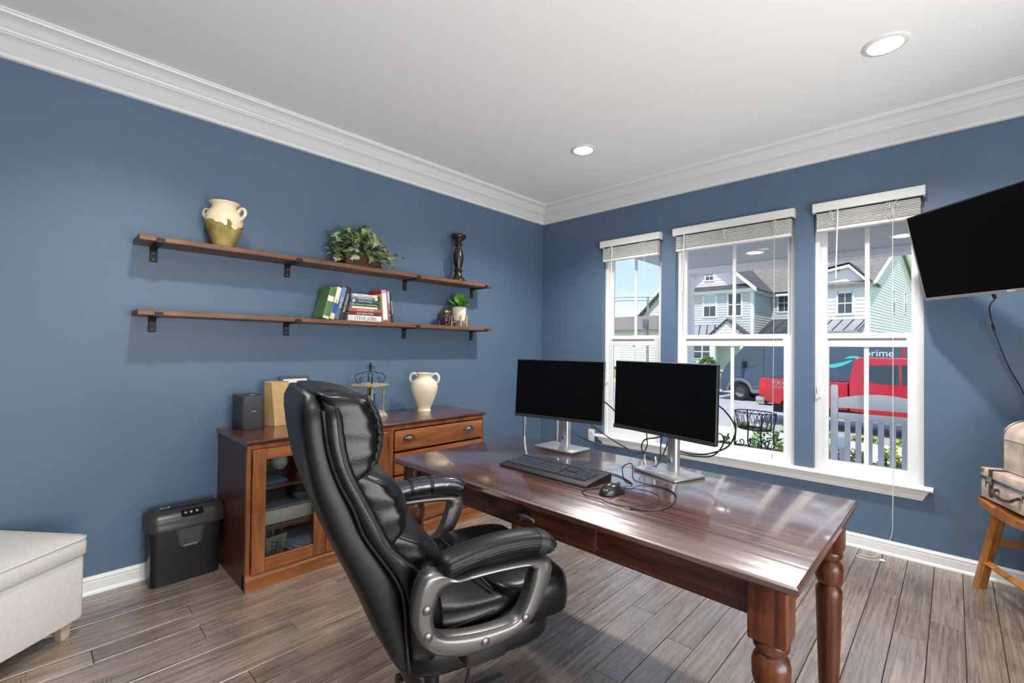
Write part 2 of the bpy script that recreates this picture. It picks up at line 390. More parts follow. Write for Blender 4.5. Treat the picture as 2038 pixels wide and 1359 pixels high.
# windows
def ring_frame(bm, x0, x1, z0, z1, y0, y1, l, r, bt, tp, bev=.003):
    box(bm, x0, x0+l, y0, y1, z0, z1, bev); box(bm, x1-r, x1, y0, y1, z0, z1, bev)
    box(bm, x0+l, x1-r, y0, y1, z0, z0+bt, bev); box(bm, x0+l, x1-r, y0, y1, z1-tp, z1, bev)
for i, (x0, x1) in enumerate(WIN):
    w = bpy.data.objects.new('window_%d' % (i+1), None); COL.objects.link(w); w['kind'] = 'structure'
    w['label'] = ['narrow white double hung window nearest the corner', 'wide white double hung window in the middle', 'narrow white double hung window beside the television'][i]
    b = NB(); ring_frame(b, x0, x1, ZS, ZT, .042, .125, .03, .03, .02, .035); obj('window_frame', b, 'vinyl', w, 30)
    xm = (x0+x1)/2
    b = NB(); ring_frame(b, x0+.028, x1-.028, 1.345, ZT-.03, .086, .116, .036, .036, .055, .04); up = obj('upper_sash', b, 'vinyl', w, 30)
    b = NB(); box(b, xm-.0125, xm+.0125, .097, .105, 1.40, ZT-.07); obj('muntin', b, 'vinyl', up, 0)
    b = NB(); box(b, x0+.06, x1-.06, .0995, .1025, 1.395, ZT-.065); obj('pane', b, 'glass', up, 0)
    b = NB(); ring_frame(b, x0+.028, x1-.028, ZS+.018, 1.382, .050, .082, .052, .052, .052, .075); lo = obj('lower_sash', b, 'vinyl', w, 30)
    b = NB(); box(b, xm-.0125, xm+.0125, .062, .070, .525, 1.31); obj('muntin', b, 'vinyl', lo, 0)
    b = NB(); box(b, x0+.075, x1-.075, .0645, .0675, .525, 1.312); obj('pane', b, 'glass', lo, 0)
    b = NB(); box(b, x0+.075, x1-.085, .047, .0505, 1.352, 1.366); obj('groove_shade_strip', b, mat('groove_shadow_grey', rgb(120, 116, 110), .6), lo, 0)  # flat grey strip on the rail, its colour standing in for groove shade
    for fx in ((xm,) if i != 1 else (x0+.21, x1-.22)):
        b = NB(); prism(b, [(fx+.055*math.cos(t), 1.382+.016*math.sin(t)) for t in [PI*j/10 for j in range(11)]], 'Y', .048, .08, .003); obj('sash_lock', b, 'vinyl', lo, 40)
    if i != 1:
        b = NB(); box(b, x0+.012, x0+.038, .030, .048, .955, 1.03, .004); box(b, x0+.006, x0+.022, .026, .036, .945, .975, .003); obj('tilt_latch', b, 'vinyl', lo, 30)

# blinds, pulled up
TOPS = [(.755, 1.352), (1.468, 2.357), (2.468, 3.048)]
BN = ['raised white slat blind over the narrow window by the corner', 'raised white slat blind over the wide middle window', 'raised white slat blind over the window beside the television']
for i, (x0, x1) in enumerate(TOPS):
    t = thing('window_blind', BN[i], 'blind', (x0, -.002, 2.10), 0, 'raised window blinds'); L = x1-x0
    b = NB(); box(b, 0, L, -.062, -.046, .125, .185, .003); box(b, 0, .012, -.046, 0, .125, .185); box(b, L-.012, L, -.046, 0, .125, .185); obj('valance', b, 'blind', t, 30)
    b = NB(); box(b, .015, L-.015, -.043, -.002, .138, .18); obj('head_rail', b, 'blind', t, 0)
    me = None
    for k in range(10):
        z = .022 + k*.0102
        if me is None:
            b = NB(); box(b, .022, L-.022, -.042, .006, -.0024, .0024, .001)
            o = obj('slat', b, 'blind', t, 30, (0, 0, z)); me = o.data
        else:
            o = bpy.data.objects.new('slat', me); COL.objects.link(o); o.parent = t; o.location = (random.uniform(-.0015, .0015), random.uniform(-.002, .002), z)
    b = NB(); box(b, .022, L-.022, -.042, .008, -.006, .014, .003, 2); obj('bottom_rail', b, 'blind', t, 30)
    for fx in ([.2, .72] if i != 1 else [.13, .47, .86]):
        b = NB()
        for q in range(7):
            xx = fx*L + random.uniform(-.022, .022); zz = random.uniform(.015, .1)
            tube(b, catmull([(xx, -.045, .12), (xx+random.uniform(-.02, .02), -.055, zz+.02), (xx+random.uniform(-.012, .012), -.052, zz-.012), (xx+random.uniform(-.02, .02), -.045, zz+.03)], 4), .0011, 5)
        obj('ladder_cord', b, 'white', t, 60)
    wx = [.135, .10, .145][i]*1.0
    b = NB(); tube(b, [(wx*L/.6 if i == 0 else wx, -.06, .135), (wx*L/.6-.008 if i == 0 else wx-.01, -.062, -.34)], .0042, 8); obj('tilt_wand', b, 'white', t, 60)
    b = NB()
    if i == 0: tube(b, [(.77*L, -.06, .13), (.77*L, -.062, -.17)], .0012, 6); lathe(b, [(.002, -.2), (.005, -.195), (.005, -.18), (.002, -.17)], 8, Matrix.Translation((.77*L, -.062, 0)))
    elif i == 1: tube(b, [(.862*L, -.06, .13), (.862*L, -.064, -.8), (.855*L, -.064, -1.56)], .0013, 6); lathe(b, [(.003, -1.6), (.006, -1.595), (.006, -1.57), (.002, -1.555)], 8, Matrix.Translation((.855*L, -.064, 0)))
    else:
        tube(b, catmull([(.80*L, -.05, .13), (.742*L, -.062, .0), (.742*L, -.062, -.9), (.744*L, -.075, -1.64), (.744*L, -.09, -1.80), (.735*L, -.09, -1.95), (.66*L, -.09, -2.04), (.60*L, -.12, -2.093), (.48*L, -.15, -2.095), (.46*L, -.19, -2.095), (.56*L, -.19, -2.095), (.645*L, -.165, -2.093)], 8), .0018, 6)
        lathe(b, [(.002, 0), (.008, .004), (.008, .018), (.004, .028), (.002, .03)], 10, rotm((.645*L, -.165, -2.09), 0, PI/2, .2))
    obj('pull_cord', b, 'white', t, 60)

# recessed ceiling lights
EM = emission('lamp_lens', (1.0, .975, .94, 1), 12.0)
LB = ['round recessed ceiling light nearer the room corner', 'round recessed ceiling light nearer the television', 'round recessed ceiling light behind the camera on the shelf side', 'round recessed ceiling light behind the camera on the window side']
for i, (lx, ly) in enumerate(((1.2, -.974), (2.936, -.977), (1.2, -3.3), (2.936, -3.3))):
    t = thing('recessed_light', LB[i], 'ceiling light', (lx, ly, H), 0, 'recessed ceiling lights')
    b = NB(); lathe(b, [(.066, -.003), (.070, -.009), (.084, -.008), (.090, -.003), (.090, .0), (.066, .0)], 40, None, False); obj('trim_ring', b, 'white', t, 40)
    b = NB(); lathe(b, [(.0, -.0045), (.067, -.0045)], 40, None, False); obj('lens', b, EM, t, 0)
    ld = bpy.data.lights.new('lamp_beam', 'SPOT'); lo_ = bpy.data.objects.new('lamp_beam', ld); COL.objects.link(lo_); lo_.parent = t; lo_.location = (0, 0, -.012)
    ld.energy = LAMP if i < 2 else LAMP*.68; ld.color = (1.0, .975, .94); ld.spot_size = math.radians(140); ld.spot_blend = .75; ld.shadow_soft_size = .055
# outlet
t = thing('wall_outlet', 'white double wall outlet below the window sill', 'outlet', (.642, 0, .44))
b = NB(); box(b, -.036, .036, -.006, 0, -.058, .058, .003, 2); obj('cover_plate', b, 'white', t, 30)
for s in (-1, 1):
    b = NB(); prism(b, [(.016*math.cos(a), s*.026+.014*math.sin(a)) for a in [2*PI*j/16 for j in range(16)]], 'Y', -.008, -.004); so_ = obj('socket', b, 'white', t, 30)
    b = NB(); box(b, -.008, -.006, -.0085, -.007, s*.026-.002, s*.026+.006); box(b, .006, .008, -.0085, -.007, s*.026-.002, s*.026+.006); obj('slot', b, 'blackp', so_, 0)

# ================================================================== DESK
DX, DY, DW, DD, DR, DZ = 2.078, -2.123, 1.683, .8635, -.0042, .740
desk = thing('writing_desk', 'cherry stained wooden desk with turned legs and glossy worn top', 'desk', (DX, DY, 0), DR)
hw, hd = DW/2, DD/2
b = NB()
PR = [(0, 0), (.004, .010), (.010, .014), (.012, .020), (.012, .026), (.008, .030)]   # edge moulding inset, height from underside
def toprim(ins, z): return [Vector((sx*(hw-ins), sy*(hd-ins), z)) for sx, sy in ((-1, -1), (1, -1), (1, 1), (-1, 1))]
loft(b, [toprim(.014, .710), toprim(.010, .714), toprim(.006, .716), toprim(.0, .722), toprim(.0, .734), toprim(.003, .738), toprim(.007, .740)])
obj('desktop', b, 'cherryX', desk, 30)
LEG = [(.022, 0), (.026, .015), (.030, .06), (.036, .25), (.040, .39), (.041, .425), (.035, .437), (.030, .445), (.038, .452), (.043, .470), (.044, .505), (.040, .520), (.031, .530), (.036, .538), (.041, .547), (.042, .56), (.036, .572)]
LI = .075
for sx in (-1, 1):
    for sy in (-1, 1):
        b = NB(); lathe(b, LEG, 28); box(b, -.044, .044, -.044, .044, .566, .711, .006, 2)
        obj('leg', b, 'cherryZ', desk, 35, (sx*(hw-LI), sy*(hd-LI), 0))
ax = hw-LI-.044; ay = hd-LI-.044
for sy in (-1, 1):
    y = sy*(hd-.062); b = NB()
    if sy < 0:
        box(b, -ax, -.385, y-.011, y+.011, .615, .711); box(b, .275, ax, y-.011, y+.011, .615, .711); box(b, -.385, .275, y-.009, y+.011, .701, .711); box(b, -.385, .275, y-.009, y+.011, .615, .625)
    else: box(b, -ax, ax, y-.011, y+.011, .615, .711)
    obj('apron', b, 'cherryA', desk, 0)
for sx in (-1, 1):
    x = sx*(hw-.062); b = NB(); box(b, x-.011, x+.011, -ay, ay, .615, .711); obj('apron', b, 'cherryZ', desk, 0)
y = -(hd-.062)
dr = NB(); box(dr, -.380, .270, y-.016, y-.002, .627, .699, .004, 2); dro = obj('drawer', dr, 'cherryA', desk, 30)
b = NB(); box(b, -.37, .26, y-.002, y+.4, .632, .69); obj('drawer_box', b, 'darkZ', dro, 0)
def cup_pull(parent, loc, rz=0, w=.042, h=.030, d=.024, name='cup_pull'):
    """half-bowl pull on a face looking to local -y"""
    b = NB(); N = 14; K = 8
    rings = []
    for k in range(K+1):
        a = PI/2*k/K
        ring = []
        for j in range(N+1):
            t = PI*j/N
            ring.append(Vector((w*math.cos(t)*math.cos(a)*1.0, -d*math.sin(a)*max(math.sin(t), .0)**.5 - .001, h*math.sin(t)*math.cos(a)**.8 - .004)))
        rings.append(ring)
    V = [[b.verts.new(p) for p in r] for r in rings]
    for r0, r1 in zip(V, V[1:]):
        for j in range(N):
            try: b.faces.new((r0[j], r0[j+1], r1[j+1], r1[j]))
            except ValueError: pass
    bmesh.ops.remove_doubles(b, verts=b.verts, dist=1e-5)
    # back rim
    sweep(b, [Vector(((w+.004)*math.cos(PI*j/20), -.0015, (h+.004)*math.sin(PI*j/20)-.004)) for j in range(21)], circ(.003, 6))
    o = obj(name, b, 'pewter', parent, 60, loc, (0, 0, rz))
    return o
cup_pull(dro, (-.035, y-.016, .655))

# ================================================================== OFFICE CHAIR
chair = thing('office_chair', 'black leather executive office chair with taped armrests at the desk', 'office chair', (1.985, -2.876, 0), math.radians(-16))
REAR = [(.43, -.155), (.46, -.182), (.54, -.225), (.62, -.258), (.69, -.290), (.77, -.328), (.847, -.362), (.942, -.395), (1.032, -.412), (1.103, -.421), (1.145, -.419), (1.17, -.410)]
SEAM = [(.43, -.142), (.45, -.150), (.482, -.158), (.554, -.166), (.621, -.171), (.673, -.183), (.73, -.214), (.819, -.272), (.887, -.298), (.943, -.326), (.997, -.347), (1.051, -.360), (1.125, -.368), (1.17, -.380)]
BOLF = [(.43, -.055), (.53, -.045), (.61, -.055), (.67, -.090), (.72, -.130), (.78, -.192), (.85, -.226), (.92, -.262), (.987, -.295), (1.046, -.308), (1.135, -.318), (1.17, -.34)]
HWID = [(.42, .225), (.47, .245), (.6, .252), (.8, .252), (1.0, .252), (1.12, .250), (1.145, .243), (1.165, .222)]
def backloft(z0, z1, rear, front, wf, n, steps=22, ends=True, over=0.0, k=40):
    rings = []
    for i in range(steps+1):
        s = i/steps; z = z0+(z1-z0)*s
        yr, yf = interp(rear, z)-over, interp(front, z)+over
        e = 1.0
        if ends:
            q = min(s, 1-s)/.06
            if q < 1: e = math.sqrt(max(1-(1-q)**2, .02))
        w = interp(HWID, z)*wf
        rings.append(sell(0, (yr+yf)/2, w*(1-.05*(1-e)), (yf-yr)/2*(.55+.45*e), z, n, k))
    b = NB(); return loft(b, rings)
b = backloft(.44, 1.158, REAR, [(z, y+.012) for z, y in SEAM], 1.0, 5); obj('back_shell', b, 'leather_s', chair, 60)
b = backloft(.455, 1.162, [(z, y-.004) for z, y in SEAM], BOLF, 1.012, 6); bol = obj('back_bolster', b, 'leather', chair, 60)
# piping along the edge between shell and bolster
for s in (-1, 1):
    b = NB(); tube(b, catmull([(s*(interp(HWID, z)*1.004), y+.002, z) for z, y in SEAM[1:-1]], 4), .0042, 6); obj('seam_piping', b, 'thread', bol, 60)
    b = NB(); tube(b, catmull([(s*(interp(HWID, z)*1.010), interp(BOLF, z)-.020, z) for z in (.66, .72, .78, .85, .92, .98, 1.04, 1.10, 1.13)], 4), .0028, 6); obj('stitch_line', b, 'thread', bol, 60)
def cushion(name, z0, z1, yb0, yb1, yf0, yfm, yf1, w, m='leather', kk=56, rt=.30):
    """horizontal pillow on the back: yb* rear line, yf* front at bottom / middle / top"""
    rings = []; st = 24
    for i in range(st+1):
        s = i/st; q = min(s/.30, (1-s)/rt)
        a = math.sqrt(max(1-(1-min(q, 1))**2, 0))
        z = z0+(z1-z0)*s; yb = yb0+(yb1-yb0)*s
        yf = yf0*(1-s)+yf1*s + (yfm-(yf0+yf1)/2)*math.sin(PI*s)**.8
        d = max((yf-yb)/2*(.30+.70*a), .006)
        def fn(x, y, z, a=a, yb=yb, d=d):
            edge = (abs(x)/w)**6
            pk = .004*math.sin(z*150+x*25)*edge
            return Vector((x*(1-.004*math.sin(z*110)*edge), y+pk-(y-yb)*.16*edge, z))
        rings.append(sell(0, yb+d, w*(.93+.07*a), d, z, 4.6, kk, fn))
    b = NB(); loft(b, rings)
    return obj(name, b, m, chair, 70, sub=1)
c1 = cushion('head_cushion', .928, 1.168, -.335, -.388, -.252, -.200, -.256, .248, rt=.16)
c2 = cushion('lumbar_cushion', .758, .980, -.225, -.325, -.178, -.140, -.252, .243)
c3 = cushion('lower_back_cushion', .610, .820, -.120, -.245, -.050, -.042, -.180, .238)
def zig(parent, pts, r=.0042):
    b = NB(); P = catmull(pts, 8)
    tube(b, [p + Vector((.002*math.sin(i*2.1), .002*math.cos(i*2.1), 0)) for i, p in enumerate(P)], r, 6); obj('stitching', b, 'thread', parent, 60)
for s in (-1, 1):
    zig(c1, [(s*.232, -0.280, 0.951), (s*.236, -0.246, 0.991), (s*.236, -0.234, 1.046), (s*.238, -0.240, 1.096), (s*.232, -0.262, 1.146)])
    zig(c2, [(s*.228, -0.202, 0.781), (s*.232, -0.180, 0.821), (s*.232, -0.188, 0.866), (s*.230, -0.222, 0.921), (s*.22, -0.268, 0.956)])
    zig(c3, [(s*.222, -0.085, 0.646), (s*.226, -0.088, 0.696), (s*.224, -0.120, 0.746), (s*.215, -0.170, 0.791)])
# seat
def pillow(name, x0, x1, y0, y1, z0, z1, top, m, nx=22, ny=22, ex=3.0, parent=chair, fz=None):
    b = NB(); rings = []
    st = 14
    for i in range(st+1):
        a = -PI/2 + PI*i/st
        s = math.copysign(abs(math.sin(a))**.8, math.sin(a)); c = max(math.cos(a)**.45, .02)
        zc = (z0+z1)/2 + (z1-z0)/2*s
        def fn(x, y, z):
            if z > (z0+z1)/2:
                z = z + top*(1-((x-(x0+x1)/2)/((x1-x0)/2))**2*.7)*max(0, s)
            if fz: z += fz(x, y)
            return Vector((x, y, z))
        rings.append(sell((x0+x1)/2, (y0+y1)/2, (x1-x0)/2*(.80+.20*c), (y1-y0)/2*(.80+.20*c), zc, 4.5, 44, fn))
    loft(b, rings)
    return obj(name, b, m, parent, 70, sub=1)
drop = lambda x, y: -.9*max(0, y-.22)**2*4
seat = pillow('seat_cushion', -.255, .255, -.165, .355, .460, .562, .024, 'leather', fz=lambda x, y: .012*math.sin(x*26)*math.sin(y*18)-.45*max(0, y-.2)**2)
pillow('seat_roll', -.262, .262, .10, .378, .465, .576, .022, 'leather', fz=lambda x, y: .006*math.sin(x*30+1)-.7*max(0, y-.25)**2)
pillow('seat_pan', -.245, .245, -.17, .33, .400, .480, .0, 'leather_s')
for s in (-1, 1):
    b = NB(); tube(b, catmull([(s*.246, -.14, .529), (s*.252, .0, .539), (s*.25, .085, .547)], 6), .0035, 6); obj('seat_stitching', b, 'thread', seat, 60)
b = NB(); tube(b, catmull([(-.20, .105, .579), (-.1, .095, .592), (0, .10, .595), (.1, .095, .592), (.2, .105, .579)], 6), .0035, 6); obj('seat_stitching', b, 'thread', seat, 60)
# arms
OUT = [(-.139, .730), (-.107, .730), (-.090, .716), (-.060, .704), (.003, .708), (.124, .704), (.205, .694), (.228, .682), (.232, .655), (.200, .577), (.143, .518), (.065, .500), (-.022, .497), (-.104, .521), (-.149, .564), (-.168, .608), (-.169, .650), (-.160, .700)]
INN = [(-.084, .685), (.018, .688), (.120, .684), (.172, .674), (.166, .640), (.148, .590), (.118, .549), (.064, .543), (-.022, .550), (-.098, .570), (-.117, .608), (-.113, .643), (-.100, .670)]
def resample(poly, c, n=56):
    P = [Vector((p[0], p[1], 0)) for p in poly]; P = catmull(P, 8, True); out = []
    for i in range(n):
        a = 2*PI*i/n; best = None
        d = Vector((math.cos(a), math.sin(a), 0))
        for j in range(len(P)):
            p, q = P[j]-c, P[(j+1) % len(P)]-c
            den = d.x*(q.y-p.y)-d.y*(q.x-p.x)
            if abs(den) < 1e-9: continue
            t = (p.x*(q.y-p.y)-p.y*(q.x-p.x))/den
            u = (p.x*d.y-p.y*d.x)/den
            if t > 0 and -1e-6 <= u <= 1+1e-6 and (best is None or t > best): best = t
        out.append(c+d*(best or .01))
    return out
cc = Vector((.025, .615, 0))
RO, RI = resample(OUT, cc), resample(INN, cc)
def arm(s):
    b = NB(); prof = []
    X0 = .302*s
    for f, x in ((.0, -.012), (.05, -.021), (.30, -.026), (.70, -.026), (.95, -.021), (1, -.012), (1, .012), (.95, .020), (.72, .026), (.5, .024), (.28, .026), (.05, .020), (0, .012)):
        prof.append((f, x))
    rings = [[Vector((X0+x*s, (RI[i].x*f+RO[i].x*(1-f)), (RI[i].y*f+RO[i].y*(1-f)))) for f, x in prof] for i in range(len(RO))]
    V = [[b.verts.new(p) for p in r] for r in rings]; n = len(V); m = len(prof)
    for i in range(n):
        for j in range(m): b.faces.new((V[i][j], V[i][(j+1) % m], V[(i+1) % n][(j+1) % m], V[(i+1) % n][j]))
    fr = obj('arm_frame', b, 'gun', chair, 50)
    for (yy, zz) in ((-.138, .645), (-.134, .580), (.02, .522), (.142, .548)):
        b = NB(); lathe(b, [(.012, 0), (.012, .002), (.009, .0045), (0, .005)], 20, rotm((X0+.024*s, yy, zz), 0, PI/2*s)); obj('bolt_cap', b, 'gun', fr, 40)
    # pad
    path = [(-.098, .724), (-.06, .735), (.01, .746), (.085, .750), (.17, .744), (.212, .729), (.228, .710)]
    P = catmull([(X0-.002*s, y, z) for y, z in path], 6)
    pr = [(math.copysign(abs(math.sin(t))**.7, math.sin(t))*.028, math.copysign(abs(math.cos(t))**.8, math.cos(t))*.040) for t in [2*PI*i/20 for i in range(20)]]
    n = len(P); sc = [min(1, .45+.55*math.sqrt(min(i, n-1-i)/3.5)) if min(i, n-1-i) < 3.5 else 1 for i in range(n)]
    b = NB(); sweep(b, P, pr, up=(0, 0, 1), scale=sc); pad = obj('arm_pad', b, 'leather_s', chair, 60)
    b = NB(); tube(b, [p + Vector((.0405*s, 0, -.001)) for p in P[3:-3]], .0022, 6); tube(b, [p + Vector((.0395*s, 0, .007)) for p in P[3:-3]], .0016, 6); obj('stitching', b, 'thread', pad, 60)
    pt = [(a*1.05, c*1.04) for a, c in pr]
    if s > 0: bands = [(.70, .80, 'tape_black')]
    else: bands = [(.18, .34, 'tape_gloss'), (.36, .50, 'tape_gloss'), (.52, .86, 'tape_gloss')]
    for f0, f1, mm in bands:
        b = NB(); sweep(b, P[int(f0*n):int(f1*n)+1], pt, up=(0, 0, 1)); obj('tape_band', b, mm, pad, 60)
    # bracket to the seat
    b = NB(); box(b, min(.22*s, .30*s), max(.22*s, .30*s), -.02, .10, .445, .515, .01, 2); obj('arm_bracket', b, 'blackp', chair, 30)
M['tape_black'] = mat('black_cloth_tape', rgb(30, 30, 32), .4)
M['tape_gloss'] = mat('glossy_black_tape', rgb(34, 36, 42), .16, spec=.8, bump=.3, bscale=50)
arm(1); arm(-1)
# base
b = NB(); box(b, -.10, .10, -.12, .12, .365, .405, .012, 2); obj('tilt_mechanism', b, 'blackp', chair, 30)
b = NB(); lathe(b, [(.024, .10), (.024, .26), (.030, .265), (.030, .37)], 28); obj('gas_lift_column', b, 'blackp', chair, 40)
b = NB(); lathe(b, [(.03, .075), (.05, .085), (.052, .115), (.035, .135), (.025, .14)], 28); obj('hub', b, 'gun', chair, 40)
for k in range(5):
    a = 2*PI*k/5 + math.radians(-38)
    d = Vector((math.cos(a), math.sin(a), 0)); e = Vector((-d.y, d.x, 0))
    pts = [d*.03+Vector((0, 0, .108)), d*.12+Vector((0, 0, .11)), d*.22+Vector((0, 0, .10)), d*.315+Vector((0, 0, .082))]
    b = NB(); sweep(b, catmull(pts, 5), [(-.014, -.03), (.006, -.03), (.014, -.018), (.014, .018), (.006, .03), (-.014, .03)], up=(0, 0, 1), scale=[1-.35*i/15 for i in range(16)]); lg = obj('base_leg', b, 'gun', chair, 30)
    b = NB()
    for s in (-1, 1): lathe(b, [(.0, -.009), (.024, -.009), (.028, -.005), (.028, .005), (.024, .009), (0, .009)], 20, Matrix.Translation(d*.315+e*.018*s+Vector((0, 0, .0285))) @ Matrix.Rotation(a, 4, 'Z') @ Matrix.Rotation(PI/2, 4, 'X'))
    tube(b, [d*.315+Vector((0, 0, .03)), d*.315+Vector((0, 0, .085))], .007, 8); obj('caster', b, 'blackp', lg, 40)
# control cable and plug under the seat
b = NB(); tube(b, catmull([(.20, .01, .470), (.225, .02, .45), (.232, .02, .40), (.226, .015, .36), (.222, .012, .335)], 6), .0045, 8); cb = obj('power_lead', b, 'blackp', chair, 60)
b = NB(); box(b, .208, .236, .0, .022, .285, .338, .004, 2); obj('plug', b, 'blackp', cb, 30)

# ================================================================== CABINETS ON THE LEFT WALL
def panel_side(bm, x0, x1, y0, y1, z0, z1): box(bm, x0, x1, y0, y1, z0, z1, .002)
FX = .545
def cab_shell(t, y0, y1, ym):
    """origin at floor, local frame = room frame shifted by y"""
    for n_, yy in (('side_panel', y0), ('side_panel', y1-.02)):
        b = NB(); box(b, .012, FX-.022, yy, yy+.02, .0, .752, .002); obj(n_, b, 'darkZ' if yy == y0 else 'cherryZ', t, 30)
    b = NB(); box(b, .012, .020, y0+.02, y1-.02, .08, .752); obj('back_panel', b, 'darkZ', t, 0)
    b = NB(); box(b, .02, FX-.024, y0+.02, y1-.02, .085, .105); obj('bottom_panel', b, 'cherryY', t, 0)
    b = NB(); PL = [(FX-.05, .0), (FX+.006, .0), (FX+.006, .062), (FX, .070), (FX-.004, .082), (FX-.05, .082)]
    loft(b, [[Vector((x, y0, z)) for x, z in PL], [Vector((x, y1, z)) for x, z in PL]]); obj('plinth', b, 'honeyY', t, 30)
    b = NB(); TP = [(.0, .752), (FX-.004, .752), (FX, .757), (FX+.004, .760), (FX+.016, .764), (FX+.018, .772), (FX+.014, .778), (.0, .778)]
    e0 = .006 if ym == 0 else 0
    loft(b, [[Vector((x, y0-e0, z)) for x, z in TP], [Vector((x, y1+(.014 if ym else 0), z)) for x, z in TP]]); obj('top_board', b, 'cherryY', t, 30)
    b = NB(); box(b, FX-.024, FX-.002, y0, y0+.022, .082, .752, .002); box(b, FX-.024, FX-.002, y1-.022, y1, .082, .752, .002); box(b, FX-.024, FX-.002, y0+.022, y1-.022, .728, .752, .002); obj('face_frame', b, 'honeyZ', t, 30)
YA, YB, YC = -2.985, -2.146, -1.335
ca = thing('glass_door_cabinet', 'low wooden media cabinet with glass doors against the shelf wall', 'cabinet', (0, YA, 0))
cab_shell(ca, 0, YB-YA-.001, 0)
Lc = YB-YA
for zz in (.288, .513):
    b = NB(); box(b, .02, FX-.04, .02, Lc-.02, zz-.018, zz, .002); obj('inner_shelf', b, 'cherryY', ca, 30)
def glass_door(y0, y1, hinge, knob):
    st = .066
    b = NB(); box(b, FX-.006, FX+.012, y0, y0+st, .085, .727, .0025); box(b, FX-.006, FX+.012, y1-st, y1, .085, .727, .0025); dd = obj('door', b, 'honeyZ', ca, 30)
    b = NB(); box(b, FX-.006, FX+.0115, y0+st+.0005, y1-st-.0005, .085, .085+.068, .0025); obj('door_rail', b, 'honeyY', dd, 30)
    b = NB(); box(b, FX-.006, FX+.0115, y0+st+.0005, y1-st-.0005, .727-.056, .727, .0025); obj('door_rail', b, 'honeyY', dd, 30)
    b = NB(); box(b, FX, FX+.003, y0+st-.004, y1-st+.004, .148, .676); obj('glass_pane', b, 'cglass', dd, 0)
    b = NB(); ky = knob
    box(b, FX+.012, FX+.017, ky-.006, ky+.006, .395, .47, .002); box(b, FX+.014, FX+.036, ky-.010, ky+.010, .402, .412, .003); tube(b, [(FX+.022, ky, .412), (FX+.026, ky, .455)], .004, 8); obj('door_handle', b, 'bronze', dd, 40)
    for zc in (.655, .165):
        b = NB()
        for k in range(7): lathe(b, [(.004, zc-.04+k*.0115), (.004, zc-.0295+k*.0115)], 8, Matrix.Translation((FX+.012, hinge, 0)))
        obj('hinge', b, 'bronze', dd, 40)
glass_door(.024, .412, .022, .385)
glass_door(.416, Lc-.026, Lc-.024, .443)
cb_ = thing('drawer_cabinet', 'low wooden drawer cabinet with cup pulls nearest the corner', 'cabinet', (0, YB, 0))
Ld = YC-YB
cab_shell(cb_, 0.0, Ld, 1)
for z0, z1 in ((.590, .722), (.436, .578), (.258, .424), (.092, .246)):
    b = NB(); box(b, FX-.008, FX+.011, .026, Ld-.026, z0, z1, .004, 2); d_ = obj('drawer', b, 'honeyY', cb_, 30)
    for yy in (.13, .65):
        cup_pull(d_, (FX+.011, yy, (z0+z1)/2+.004), PI/2)

# ================================================================== WALL SHELVES
for nm, zt, lb in (('upper', 1.832, 'upper long brown wooden wall shelf on black brackets'), ('lower', 1.449, 'lower long brown wooden wall shelf on black brackets')):
    t = thing('wall_shelf', lb, 'shelf', (0, -3.397, zt), 0, 'floating wall shelves')
    b = NB(); box(b, .001, .2, 0, 2.467, -.029, 0, .003, 1); obj('shelf_board', b, 'shelfY', t, 30)
    for y in (.070, .772, 1.670, 2.378):
        b = NB(); yy0, yy1 = y, y+.036
        prof = [(.0005, -.029), (.0005, -.112), (.0055, -.112), (.0055, -.042), (.012, -.0345), (.0, -.0345)]
        box(b, .0005, .006, yy0, yy1, -.112, -.033, .0015); box(b, .0005, .203, yy0, yy1, -.035, -.0295, .001)
        box(b, .2005, .2055, yy0, yy1, -.035, -.010, .001)
        loft(b, [[Vector((x, yy, z)) for x, z in ((.005, -.035), (.022, -.035), (.011, -.043), (.005, -.056))] for yy in (yy0+.002, yy1-.002)])
        br = obj('bracket', b, 'steel', t, 30)
        for zz in (-.094, -.062):
            b = NB(); lathe(b, [(.005, 0), (.0045, .0015), (0, .0025)], 12, rotm((.006, y+.018, zz), 0, PI/2)); obj('screw', b, 'pewter', br, 40)

# ================================================================== OTTOMAN
ot = thing('storage_ottoman', 'cream upholstered storage ottoman with short wooden legs by the wall', 'ottoman', (.405, -3.58, 0), math.radians(-50.8))
OW, OL = .455, .86       # local x runs along the long front side, local y points into the room corner side
def orec(x0, x1, y0, y1, z, r=.03):
    out = []
    for cx, cy, a0 in ((x1-r, y1-r, 0), (x0+r, y1-r, PI/2), (x0+r, y0+r, PI), (x1-r, y0+r, 1.5*PI)):
        for j in range(5): out.append(Vector((cx+r*math.cos(a0+PI/2*j/4), cy+r*math.sin(a0+PI/2*j/4), z)))
    return out
b = NB(); loft(b, [orec(.004, OL, -OW, -.004, .075, .02), orec(0, OL, -OW, 0, .085, .022), orec(0, OL, -OW, 0, .335, .022), orec(.002, OL, -OW, -.002, .345, .022)]); obj('body', b, 'fabric', ot, 40)
b = NB(); loft(b, [orec(-.004, OL+.004, -OW-.004, .004, .346, .03), orec(-.010, OL+.01, -OW-.01, .010, .352, .034), orec(-.011, OL+.01, -OW-.01, .011, .400, .036), orec(-.006, OL+.006, -OW-.006, .006, .420, .034), orec(.02, OL-.02, -OW+.02, -.02, .430, .05), orec(.10, OL-.1, -OW+.1, -.1, .438, .06)]); lid = obj('lid', b, 'fabric', ot, 50)
b = NB(); tube(b, orec(-.008, OL+.008, -OW-.008, .008, .421, .035), .0045, 6, True); obj('piping', b, 'fabric', lid, 60)
